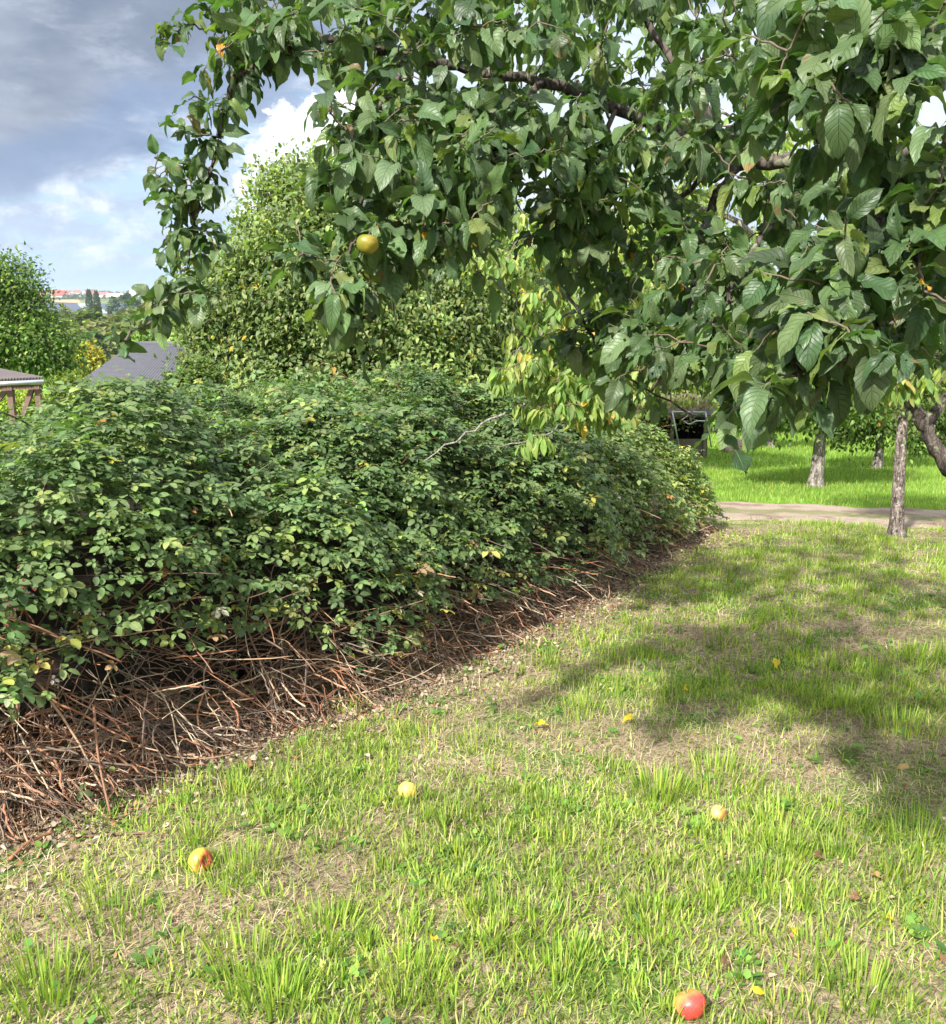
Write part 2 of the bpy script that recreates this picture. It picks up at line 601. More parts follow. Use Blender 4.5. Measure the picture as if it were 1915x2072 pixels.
def project(P):
    """photo pixel of a world point"""
    cp, sp = math.cos(PITCH), math.sin(PITCH)
    x, y, z = P[..., 0], P[..., 1], P[..., 2] - EYE
    dep = y * cp - z * sp
    return CX + F * x / dep, CY - F * (y * sp + z * cp) / dep


def gap(P):
    """openings in the canopy through which the orchard shed shows"""
    px, py = project(P)
    return ((px > 1335) & (px < 1450) & (py > 735) & (py < 960)) | ((px > 1690) & (px < 1800) & (py > 760) & (py < 980))


# path centre line (track beyond the trees)
pa = [onground(1300, 1030), onground(1420, 1032), onground(1600, 1036), onground(1760, 1044), onground(1915, 1052), onground(2200, 1066)]
PATH = [(-30.0, pa[0].y + 4.5), (-8.0, pa[0].y + 1.8)] + [(p.x, p.y) for p in pa] + [(12.0, pa[-1].y - 0.7), (30.0, pa[-1].y - 3.0)]
PX, PY = np.array(PATH).T


def path_off(x, y):
    return y - np.interp(x, PX, PY)


PW = 0.95     # half width

# ------------------------------------------------------------------ ground
def build_ground():
    rad = np.concatenate([np.geomspace(0.25, 16, 420), np.geomspace(16.4, 5000, 240)])
    a1 = np.linspace(-62, 62, 520)
    a2 = np.linspace(66, 294, 60)
    ang = np.radians(np.concatenate([a1, a2]))
    A, Rr = np.meshgrid(ang, rad)
    x, y = Rr * np.sin(A), Rr * np.cos(A)
    z = gh(x, y)
    V = np.stack([x, y, z], -1).reshape(-1, 3)
    m = len(ang)
    i = np.arange(len(rad) - 1)[:, None] * m
    j = np.arange(m)[None]
    q = np.stack([i + j, i + m + j, i + m + (j + 1) % m, i + (j + 1) % m], -1).reshape(-1, 4)
    V = np.concatenate([V, [[0, 0, float(gh(0, 0))]]])
    jj = np.arange(m)
    tri = np.stack([np.full(m, len(V) - 1), jj, (jj + 1) % m], -1)
    m_, n = new_mat('ground')
    pos = n.n('ShaderNodeNewGeometry').outputs['Position']
    s = n.n('ShaderNodeSeparateXYZ', {0: pos})
    a = n.noise(pos, 2.6, 4)
    b = n.noise(pos, 38, 4, 0.7)
    c3 = n.noise(pos, 140, 3, 0.7)
    soil = n.mix(n.ss(b, 0.3, 0.7), (0.06, 0.046, 0.030), (0.36, 0.29, 0.18))
    soil = n.mix(n.m('MULTIPLY', n.ss(c3, 0.5, 0.65), 0.6), soil, (0.34, 0.27, 0.18))
    green = n.mix(b, (0.05, 0.09, 0.018), (0.12, 0.20, 0.035))
    near = n.mix(n.ss(a, 0.48, 0.62), soil, green)
    mead = n.mix(n.noise(pos, 6.0, 4), (0.10, 0.21, 0.022), (0.17, 0.31, 0.035))
    c = n.mix(n.ss(s.outputs[1], 9.5, 12.5), near, mead)
    far = n.mix(n.noise(pos, 0.02, 3), (0.10, 0.15, 0.05), (0.17, 0.20, 0.075))
    c = n.mix(n.ss(s.outputs[1], 150, 260), c, far)
    bm = n.n('ShaderNodeBump', {'Strength': 0.7, 'Distance': 0.02, 'Height': n.m('ADD', b, n.m('MULTIPLY', c3, 0.5))})
    p = n.n('ShaderNodeBsdfPrincipled', {'Base Color': c, 'Roughness': 0.95, 'Normal': bm.outputs[0], 'Specular IOR Level': 0.1})
    n.t.links.new(p.outputs[0], n.n('ShaderNodeOutputMaterial').inputs[0])
    o = mk('ground', V, [q, tri], m_, smooth=True)
    tag(o, kind='structure')

    # track
    xs = np.concatenate([np.linspace(-12, 12, 400)])
    vs = np.linspace(-1, 1, 34)
    Xg, Vg = np.meshgrid(xs, vs, indexing='ij')
    w = PW * (1 + 0.10 * (fbm(Xg * 2, Vg * 0 + 3, 3) - 0.5) * 2)
    Yg = np.interp(Xg, PX, PY) + Vg * w
    Zg = gh(Xg, Yg) + 0.012 - 0.03 * np.exp(-((np.abs(Vg) - 0.55) / 0.22) ** 2) * 0.3 - 0.02 * np.abs(Vg) ** 8 + 0.008
    k = len(vs)
    i = np.arange(len(xs) - 1)[:, None] * k
    j = np.arange(k - 1)[None]
    q = np.stack([i + j, i + k + j, i + k + j + 1, i + j + 1], -1).reshape(-1, 4)
    m_, n = new_mat('gravel_track')
    pos = n.n('ShaderNodeNewGeometry').outputs['Position']
    v = n.n('ShaderNodeSeparateXYZ', {0: n.n('ShaderNodeAttribute', attribute_name='luv').outputs[1]}).outputs[0]
    a = n.noise(pos, 5, 4)
    b = n.noise(pos, 90, 4, 0.7)
    sand = n.mix(n.ss(b, 0.3, 0.7), (0.20, 0.155, 0.115), (0.43, 0.35, 0.28))
    sand = n.mix(n.ss(n.noise(pos, 2.2, 4), 0.45, 0.65), sand, (0.20, 0.14, 0.11))
    mid = n.m('ADD', n.m('ABSOLUTE', n.m('ADD', v, 0.12)), n.m('MULTIPLY', n.m('SUBTRACT', a, 0.5), 0.7))
    c = n.mix(n.m('MULTIPLY', n.ss(mid, 0.34, 0.12), 0.8), sand, n.mix(b, (0.10, 0.12, 0.04), (0.24, 0.23, 0.12)))
    bm = n.n('ShaderNodeBump', {'Strength': 0.6, 'Distance': 0.02, 'Height': b})
    p = n.n('ShaderNodeBsdfPrincipled', {'Base Color': c, 'Roughness': 0.95, 'Normal': bm.outputs[0], 'Specular IOR Level': 0.1})
    n.t.links.new(p.outputs[0], n.n('ShaderNodeOutputMaterial').inputs[0])
    o = mk('path', np.stack([Xg, Yg, Zg], -1).reshape(-1, 3), [q], m_, uv=np.stack([Vg, Xg], -1).reshape(-1, 2))
    tag(o, kind='structure')


build_ground()


# ------------------------------------------------------------------ far fields on the opposite slope
def patch(name, corners, mat, lift=0.6, nseg=24):
    """field laid on the terrain, corners given as photo pixels that meet the ground far away, counter-clockwise"""
    P = []
    for (x, y) in corners:
        P.append(np.array([x, y]))
    u = np.linspace(0, 1, nseg + 1)
    U, W = np.meshgrid(u, u, indexing='ij')
    XY = ((1 - U) * (1 - W))[..., None] * P[0] + (U * (1 - W))[..., None] * P[1] + (U * W)[..., None] * P[2] + ((1 - U) * W)[..., None] * P[3]
    z = gh(XY[..., 0], XY[..., 1]) + lift
    V = np.concatenate([XY, z[..., None]], -1).reshape(-1, 3)
    k = nseg + 1
    i = np.arange(nseg)[:, None] * k
    j = np.arange(nseg)[None]
    q = np.stack([i + j, i + k + j, i + k + j + 1, i + j + 1], -1).reshape(-1, 4)
    return tag(mk(name, V, [q], mat), kind='structure')


def far_x(px, y):
    return (px - CX) / F * y / math.cos(PITCH) * 1.0


def stripe_mat(name, a, b, sc_, ang):
    m, n = new_mat(name)
    pos = n.n('ShaderNodeTexCoord').outputs['Object']
    mp = n.n('ShaderNodeMapping', {0: pos, 'Rotation': (0, 0, ang)}).outputs[0]
    w = n.n('ShaderNodeTexWave', {'Vector': mp, 'Scale': sc_, 'Distortion': 1.5}).outputs[1]
    c = n.mix(w, a, b)
    p = n.n('ShaderNodeBsdfPrincipled', {'Base Color': c, 'Roughness': 0.7, 'Specular IOR Level': 0.2})
    n.t.links.new(p.outputs[0], n.n('ShaderNodeOutputMaterial').inputs[0])
    return m


M_net = stripe_mat('net_rows', (0.035, 0.045, 0.075), (0.085, 0.10, 0.14), 0.02, 1.1)
M_foil = stripe_mat('foil_rows', (0.24, 0.29, 0.33), (0.32, 0.36, 0.40), 0.03, 0.4)
M_stub = stripe_mat('stubble', (0.30, 0.24, 0.12), (0.36, 0.28, 0.15), 0.01, 0.2)
M_mead = stripe_mat('far_meadow', (0.20, 0.24, 0.08), (0.24, 0.27, 0.09), 0.006, 0.9)


def fx(px, Y):
    return (px - CX) / F * (Y * math.cos(PITCH))


patch('netted_field', [(fx(60, 1160), 1160), (fx(172, 1130), 1130), (fx(160, 1400), 1400), (fx(60, 1430), 1430)], M_net)
patch('netted_field', [(fx(215, 1230), 1230), (fx(330, 1200), 1200), (fx(310, 1420), 1420), (fx(198, 1400), 1400)], M_net)
patch('foil_field', [(fx(174, 1130), 1130), (fx(222, 1150), 1150), (fx(190, 1400), 1400), (fx(156, 1400), 1400)], M_foil, 0.9)
patch('stubble_field', [(fx(40, 1440), 1440), (fx(165, 1410), 1410), (fx(160, 1490), 1490), (fx(40, 1500), 1500)], M_stub)
patch('meadow_field', [(fx(20, 1510), 1510), (fx(500, 1440), 1440), (fx(500, 1620), 1620), (fx(20, 1620), 1620)], M_mead)

# ------------------------------------------------------------------ trees
T_broad = [leaf_tmpl(0.26, 4, 1, 0.3, 0.3, 0.02, 0, seed=i) for i in range(3)]
T_lance = [leaf_tmpl(0.26, 4, 1, 0.3, 0.4, 0.02, 0, seed=i + 10) for i in range(3)]
T_tiny = [leaf_tmpl(0.30, 2, 1, 0.25, 0.35, 0.0, 0, seed=i) for i in range(2)]


def limb_path(a, b, sag=0.12, n=7, jit=0.05):
    a, b = np.array(tuple(a), float), np.array(tuple(b), float)
    L = np.linalg.norm(b - a)
    t = np.linspace(0, 1, n)[:, None]
    mid = np.array([0, 0, 1.0]) * sag * L
    P = a * (1 - t) + b * t + mid * (4 * t * (1 - t))
    P[1:-1] += rng.standard_normal((n - 2, 3)) * jit * L * 0.4
    return P


def make_tree(name, label, cat, base, trunk, lobes, nclump, per, size, palette, pw=None, tm=None, mat=None, bark=None,
              hang=0.35, spread=0.16, shell=0.55, group=None, r0=0.12, twig=True, topcol=None, keep=None):
    """trunk: world points up from base; lobes: (x,y,z,rx,ry,rz)"""
    root = empty(name, base, label, cat, group)
    bark = bark or M_greybark
    mat = mat or M_tree
    tm = tm or T_broad
    tr = Acc()
    tp = smooth_path(trunk, 5)
    n = len(tp)
    rr = r0 * np.linspace(1, 0.62, n)
    rr[:4] *= np.array([1.75, 1.38, 1.15, 1.05])
    tr.tube(tp, rr, 12)
    fork = tp[-1]
    nodes = []
    lobes = [np.array(l, float) for l in lobes]
    vol = np.array([l[3] * l[4] + l[4] * l[5] + l[3] * l[5] for l in lobes])
    cl, ou = [], []
    for l, v in zip(lobes, vol / vol.sum()):
        k = int(nclump * v)
        d = sph(k)
        rad = rng.uniform(shell, 1.0, (k, 1)) ** 0.6
        wob = 1 + 0.42 * (fbm(d[:, 0] * 3.6 + l[0], d[:, 2] * 3.0 + d[:, 1] * 2.3, 3) - 0.5)[:, None] * 2
        cl.append(l[:3] + d * rad * wob * l[3:])
        ou.append(d)
        lp = limb_path(fork, l[:3] + np.array([0, 0, -0.2 * l[5]]), 0.05)
        tr.tube(lp, np.linspace(r0 * 0.55, r0 * 0.22, len(lp)), 7)
        for _ in range(6):
            e = l[:3] + sph(1)[0] * l[3:] * 0.75
            sp = limb_path(lp[rng.integers(3, len(lp))], e, 0.05, 6, 0.08)
            tr.tube(sp, np.linspace(r0 * 0.2, r0 * 0.05, len(sp)), 5)
            nodes.append(sp[2:])
        nodes.append(lp[3:])
    nodes = np.concatenate(nodes)
    cl = np.concatenate(cl)
    ou = np.concatenate(ou)
    if keep is not None:
        k = keep(cl)
        cl, ou = cl[k], ou[k]
    if twig:
        tw = tr
        for c in cl[rng.permutation(len(cl))[:700]]:
            d = np.linalg.norm(nodes - c, axis=1)
            nd = nodes[d.argmin()]
            if 0.05 < d.min() < 1.5 * max(1, r0 * 8):
                tp_ = limb_path(nd, c, 0.05, 4, 0.06)
                tw.tube(tp_, np.linspace(r0 * 0.05, r0 * 0.02, 4), 3, cap=False)
    tr.build('trunk', bark, root)
    nn = len(cl) * per
    C = np.repeat(cl, per, 0)
    O = np.repeat(ou, per, 0)
    P = C + rng.standard_normal((nn, 3)) * spread
    D = O * 0.5 + sph(nn) * 0.8
    D[:, 2] -= hang
    Nh = O * 0.6 + np.array([0, -0.1, 1.0]) + sph(nn) * 0.45
    S = size * rng.uniform(0.65, 1.25, nn)
    cc = pal(nn, palette, pw, 0.16)
    cc *= 0.72 + 0.56 * fbm(C[:, 0:1] * 1.1 + 9, C[:, 2:3] * 1.3 + C[:, 1:2], 5, 2)
    cc *= (1 + 0.22 * rng.standard_normal((len(cl), 1)).repeat(per, 0)).clip(0.5, 1.6)
    a = Acc()
    scatter(a, tm, P, D, Nh, S, cc)
    a.build('crown', mat, root)
    return root


def px_lobe(px, py, Y, rpx, rpy, dy=None):
    p = at(px, py, Y)
    k = Y / F
    return (p.x, p.y, p.z, rpx * k, (dy if dy else (rpx + rpy) / 2 * k), rpy * k)


# big walnut tree behind the thicket
WY = 13.0
wb = Vector((at(720, 700, WY).x, WY, float(gh(-1, WY))))
make_tree('walnut_tree', 'broad yellowish green walnut tree rising behind the middle of the bramble thicket', 'tree', wb,
          [wb + Vector((0, 0, -0.1)), wb + Vector((0.05, 0, 0.6)), wb + Vector((0, 0.05, 1.2)), wb + Vector((-0.05, 0, 1.7))],
          [px_lobe(720, 620, WY, 250, 190), px_lobe(790, 430, WY + .4, 190, 130), px_lobe(620, 490, WY, 140, 130), px_lobe(490, 620, WY - .3, 120, 120),
           px_lobe(930, 640, WY, 160, 170), px_lobe(640, 375, WY + .3, 95, 70), px_lobe(525, 470, WY, 50, 50), px_lobe(560, 385, WY + .2, 38, 36), px_lobe(455, 545, WY - .1, 50, 40), px_lobe(930, 450, WY + .5, 110, 100),
           px_lobe(570, 740, WY - .5, 140, 90), px_lobe(850, 760, WY - .4, 210, 100), px_lobe(425, 680, WY - .2, 70, 75),
           px_lobe(860, 340, WY + .6, 120, 50), px_lobe(1030, 560, WY + .4, 90, 120)],
          3500, 25, 0.084, [(0.145, 0.205, 0.060), (0.20, 0.26, 0.085), (0.10, 0.16, 0.046), (0.27, 0.31, 0.11), (0.58, 0.38, 0.03)],
          (5, 5, 4, 2, 0.12), r0=0.17, tm=T_lance, spread=0.115, hang=0.45, shell=0.35, bark=M_bark)

# dark leaved tree farther right, seen through the cherry
gb = Vector((at(1270, 700, 17).x, 17, float(gh(2.7, 17))))
make_tree('orchard_tree', 'leafy green tree standing behind the cherry branches and the end of the thicket', 'tree', gb,
          [gb + Vector((0, 0, -0.1)), gb + Vector((0.05, 0, 0.8)), gb + Vector((0, 0, 1.4))],
          [px_lobe(1210, 640, 17, 170, 150), px_lobe(1380, 600, 17, 160, 170), px_lobe(1300, 480, 17.5, 120, 90), px_lobe(1120, 700, 16.5, 90, 100)],
          1900, 13, 0.10, [(0.08, 0.15, 0.03), (0.13, 0.21, 0.04), (0.20, 0.26, 0.05)], r0=0.14, spread=0.15, hang=0.5, shell=0.6, bark=M_bark)

# left tree beyond the shed
LY = 24.0
lb = Vector((at(10, 760, LY).x - 0.4, LY, float(gh(-11, LY))))
lt = at(62, 712, LY)
make_tree('fruit_tree', 'bushy green tree at the left edge above the shed roof', 'tree', lb,
          [lb + Vector((0, 0, -0.1)), at(15, 800, LY), at(35, 757, LY), at(60, 718, LY)],
          [px_lobe(20, 570, LY, 62, 48), px_lobe(-30, 620, LY, 110, 70), px_lobe(50, 640, LY, 65, 50), px_lobe(80, 695, LY, 85, 50),
           px_lobe(20, 680, LY - .3, 90, 50), px_lobe(118, 742, LY, 52, 38), px_lobe(-40, 720, LY, 90, 60), px_lobe(60, 735, LY, 50, 28), px_lobe(-60, 560, LY, 80, 50)],
          1350, 15, 0.115, [(0.06, 0.115, 0.025), (0.10, 0.17, 0.03), (0.18, 0.24, 0.045)], (4, 4, 2), r0=0.13, spread=0.17, hang=0.3, shell=0.35, bark=M_bark)

# orchard beyond the track: each tree with its own trunk and crown
def orchard(bx, by, width_px, lean, crown, label, group=None, nc=900, per=12, size=0.095, name='apple_tree', red=0.0, cols=None, fork=1.05):
    b = onground(bx, by)
    Y = b.y
    r = width_px / 2 / F * Y
    t = [b + Vector((0, 0, -0.1)), b + Vector((lean * 0.3, 0, fork * 0.33)), b + Vector((lean * 0.6, 0.02, fork * 0.7)), b + Vector((lean, 0, fork))]
    lobes = []
    for (px, py, rx, ry) in crown:
        lobes.append(px_lobe(px, py, Y, rx, ry))
    cols = cols or [(0.075, 0.13, 0.03), (0.12, 0.19, 0.04), (0.18, 0.23, 0.06)]
    return make_tree(name, label, 'tree', b, t, lobes, nc, per, size, cols + ([(0.5, 0.10, 0.05)] if red else []),
                     ([4, 4, 2] + ([red] if red else [])), r0=r, spread=0.12, hang=0.5, shell=0.45, group=group)


orchard(1650, 985, 30, 0.05, [(1600, 780, 140, 80), (1720, 790, 110, 70), (1650, 690, 170, 100), (1530, 830, 70, 45)],
        'old apple tree with thick flared trunk just across the track', nc=1100)
orchard(1776, 948, 20, 0.03, [(1730, 820, 80, 60), (1800, 830, 80, 50), (1760, 740, 130, 90), (1700, 870, 35, 25), (1745, 868, 40, 26)],
        'smaller apple tree with short forked trunk farther back in the orchard', nc=900, red=0.05)
orchard(1905, 925, 22, 0.1, [(1880, 850, 80, 60), (1960, 840, 90, 70), (1900, 760, 130, 90), (1860, 890, 40, 25)],
        'low hanging apple tree at the right edge of the orchard', nc=800)
orchard(1560, 905, 14, 0.05, [(1540, 800, 90, 60), (1600, 760, 100, 60)], 'distant orchard tree beside the timber shed', nc=600, size=0.12)

# young tree by the track
b = onground(1815, 1085)
Y0 = b.y
tp = [b + Vector((0, 0, -0.05)), at(1818, 1000, Y0), at(1824, 900, Y0), at(1830, 820, Y0 + .05), at(1832, 740, Y0 + .1)]
root = make_tree('apple_tree', 'slim upright fruit tree with grey flaking bark on the near side of the track', 'tree', b, tp,
                 [px_lobe(1840, 640, Y0, 150, 110), px_lobe(1760, 720, Y0, 90, 60), px_lobe(1900, 700, Y0, 110, 80), px_lobe(1850, 820, Y0 + .1, 60, 40), px_lobe(1760, 560, Y0 + .3, 180, 110)],
                 650, 9, 0.075, [(0.06, 0.11, 0.03), (0.10, 0.16, 0.04), (0.15, 0.2, 0.06)], r0=0.066, spread=0.09, hang=0.6, shell=0.4, bark=M_flaky)

# background row of trees closing the orchard
bgc = [(0.09, 0.14, 0.03), (0.15, 0.21, 0.045), (0.22, 0.26, 0.07)]
for k, (px, Y, w, h, lab) in enumerate([
        (1130, 30, 2.3, 3.2, 'pale tree closing the orchard behind the cherry branches'),
        (1350, 34, 2.6, 3.6, 'pale tree closing the orchard behind the timber shed'),
        (1520, 33, 2.4, 3.4, 'tall pale tree in the back row above the orchard lawn'),
        (1700, 36, 2.8, 3.8, 'broad pale tree in the back row behind the forked apple tree'),
        (1880, 34, 2.6, 3.6, 'pale tree in the back row at the right edge')]):
    x = fx(px, Y)
    z = float(gh(x, Y))
    b = Vector((x, Y, z))
    make_tree('orchard_tree', lab, 'tree', b, [b, b + Vector((0, 0, 0.5)), b + Vector((0.1, 0, 1.1))],
              [(x, Y, z + h * 0.55, w * 0.8, w * 0.7, h * 0.38), (x - w * .5, Y, z + h * .4, w * .55, w * .5, h * .3), (x + w * .5, Y, z + h * .45, w * .6, w * .5, h * .32), (x, Y, z + h * .85, w * .5, w * .5, h * .25)],
              700, 12, 0.17, bgc, r0=0.13, spread=0.28, hang=0.3, group='back row of orchard trees', shell=0.4, twig=False)


# ------------------------------------------------------------------ foreground apple tree
T_apple = [leaf_tmpl(0.285, 14, 3, dr, fo * 0.8, wv * 1.35, 0.012, 1.03, 0.58, 0.26, seed=i, twist=tw)
           for i, (dr, fo, wv, tw) in enumerate([(0.45, 0.45, 0.05, 0.1), (0.65, 0.65, 0.05, -0.3), (0.85, 0.6, 0.05, 0.4), (0.35, 0.15, 0.05, -0.1), (0.5, 0.8, 0.03, 0.25), (0.85, 0.4, 0.035, -0.4), (0.15, 0.25, 0.06, 0.5), (0.6, 0.9, 0.03, 0.6)])]

for _k, (_rows, _holes) in enumerate([((4, 9), ()), ((7,), (20, 57)), ((10, 11), (33,)), ((3, 8), (46, 62))]):
    # chewed leaves: bites out of the margin and small holes
    _v, _q, _u = T_apple[_k]
    _v = _v.copy()
    for _r in _rows:
        _e = _r * 7 + (0 if _k % 2 else 6)
        _v[_e] = _v[_e] * 0.45 + _v[_r * 7 + 3] * 0.55
    T_apple.append((_v, np.delete(_q, list(_holes), 0), _u))

AC = [(0.070, 0.118, 0.046), (0.104, 0.155, 0.072), (0.048, 0.088, 0.036), (0.15, 0.20, 0.060), (0.45, 0.24, 0.03), (0.20, 0.14, 0.075)]
AW = [5, 5, 4, 1.8, 0.10, 0.08]
ap_base = Vector((3.1, 3.4, float(gh(3.1, 3.4))))
apple = empty('apple_tree', ap_base, 'large apple tree in front whose leafy boughs hang over the upper right', 'tree')
fk = np.array([2.75, 3.1, 1.75])
wood = Acc()
tpts = smooth_path([ap_base + Vector((0, 0, -.1)), ap_base + Vector((-.05, -.05, .5)), ap_base + Vector((-.2, -.2, 1.2)), Vector(fk)], 6)
wood.tube(tpts, np.linspace(0.15, 0.11, len(tpts)), 14)
SK = {
    'L1': ([(2650, 400, 2.9), (2150, 330, 2.8), (1900, 310, 2.7), (1650, 318, 2.7), (1480, 322, 2.8), (1300, 240, 2.85), (1100, 165, 2.8), (900, 130, 2.7), (700, 85, 2.65), (570, 100, 2.6), (480, 165, 2.6), (440, 270, 2.6), (420, 350, 2.58), (392, 450, 2.55), (378, 540, 2.52), (330, 620, 2.5), (235, 692, 2.48)], 0.030, 0.0035),
    'L2': ([(1505, 315, 2.8), (1450, 400, 2.75), (1415, 500, 2.7), (1402, 600, 2.6), (1370, 700, 2.5), (1320, 790, 2.45)], 0.017, 0.004),
    'L3': ([(1600, 318, 2.75), (1440, 360, 3.0), (1330, 425, 3.1), (1230, 490, 3.15), (1130, 560, 3.2)], 0.014, 0.004),
    'L4': ([(1700, 315, 2.7), (1620, 180, 2.5), (1580, 40, 2.4), (1560, -200, 2.4)], 0.022, 0.008),
    'L5': ([(1480, 322, 2.8), (1350, 100, 2.9), (1230, -60, 2.9), (1150, -250, 3.0)], 0.016, 0.006),
    'L6': ([(1000, 145, 2.75), (965, 50, 2.8), (930, -120, 2.8)], 0.012, 0.004),
    'L7': ([(830, 112, 2.7), (770, 220, 2.4), (745, 380, 2.25), (705, 520, 2.15), (640, 610, 2.1)], 0.010, 0.003),
    'L8': ([(1100, 165, 2.8), (1010, 280, 2.5), (950, 400, 2.3), (930, 480, 2.2)], 0.010, 0.003),
    'L9': ([(2400, 380, 2.85), (2050, 330, 2.1), (1860, 360, 1.65), (1750, 500, 1.5), (1660, 660, 1.45), (1610, 760, 1.45)], 0.016, 0.004),
    'L10': ([(2200, 330, 2.5), (2000, 150, 1.8), (1830, 60, 1.55), (1680, 110, 1.5), (1560, 230, 1.5)], 0.013, 0.003),
    'L11': ([(1860, 360, 1.65), (1850, 520, 1.5), (1800, 650, 1.45), (1700, 740, 1.42)], 0.009, 0.003),
    'L12': ([(1402, 600, 2.6), (1480, 720, 2.2), (1540, 790, 1.95), (1575, 830, 1.85)], 0.008, 0.003),
    'L13': ([(1130, 560, 3.2), (1200, 680, 3.0), (1270, 760, 2.9), (1400, 840, 2.7)], 0.007, 0.003),
    'L14': ([(1250, 215, 2.85), (1190, 330, 2.7), (1140, 430, 2.6), (1110, 480, 2.6)], 0.008, 0.003),
    'L15': ([(560, 100, 2.6), (440, 60, 2.65), (350, 60, 2.6)], 0.006, 0.002),
    'L16': ([(1650, 318, 2.7), (1560, 450, 2.3), (1500, 560, 2.1), (1450, 650, 2.0), (1480, 760, 1.9)], 0.012, 0.003),
}
sk_pts = []
PTH = {}
for k, (pts, r0, r1) in SK.items():
    P = smooth_path([at(*p) for p in pts], 6)
    if k in ('L1', 'L9', 'L10'):
        P = np.concatenate([[fk], P]) if k == 'L1' else P
    P[1:-1] += rng.standard_normal((len(P) - 2, 3)) * 0.006
    PTH[k] = P
    wood.tube(P, (r1 + (r0 - r1) * np.linspace(1, 0, len(P)) ** 1.7) * (1 + 0.08 * rng.standard_normal(len(P))), 8)
    sk_pts.append(P)
for sx in (1, -1):      # boughs away from the picture, so the tree is whole
    for k in range(3):
        e = np.array([fk[0] + rng.uniform(0.3, 1.8), fk[1] + rng.uniform(-0.6, 1.8), rng.uniform(2.4, 3.6)])
        P = limb_path(fk, e, 0.1, 8)
        wood.tube(P, np.linspace(0.06, 0.015, 8), 8)
        sk_pts.append(P[3:])
# stub of a sawn limb with lichen
sp_ = smooth_path([at(1515, 315, 2.78), at(1517, 350, 2.76), at(1520, 375, 2.76)], 3)
wood.tube(sp_, 0.010, 8)
wood.build('trunk', M_bark, apple)
sk_pts = np.concatenate(sk_pts)


def inpoly(x, y, poly):
    c = np.zeros(len(x), bool)
    j = len(poly) - 1
    for i in range(len(poly)):
        xi, yi = poly[i]
        xj, yj = poly[j]
        c ^= ((yi > y) != (yj > y)) & (x < (xj - xi) * (y - yi) / (yj - yi + 1e-9) + xi)
        j = i
    return c


def px_many(px, py, Y):
    x, y = (px - CX) / F, -(py - CY) / F
    cp, sp = math.cos(PITCH), math.sin(PITCH)
    d = np.stack([x, cp + y * sp, -sp + y * cp], -1)
    return np.array([0, 0, EYE]) + d * (Y / d[:, 1])[:, None]


def zone(poly, n, d0, d1):
    poly = np.array(poly, float)
    lo, hi = poly.min(0), poly.max(0)
    out = []
    while sum(map(len, out)) < n:
        x = rng.uniform(lo[0], hi[0], n * 3)
        y = rng.uniform(lo[1], hi[1], n * 3)
        k = inpoly(x, y, poly)
        x, y = x[k], y[k]
        out.append(px_many(x, y, rng.uniform(d0, d1, len(x))))
    return np.concatenate(out)[:n]


def along(key, a, b, n, sc_):
    P = PTH[key]
    t = rng.uniform(a, b, n) * (len(P) - 1)
    i = t.astype(int).clip(0, len(P) - 2)
    q = P[i] + (P[i + 1] - P[i]) * (t - i)[:, None]
    return q + rng.standard_normal((n, 3)) * sc_


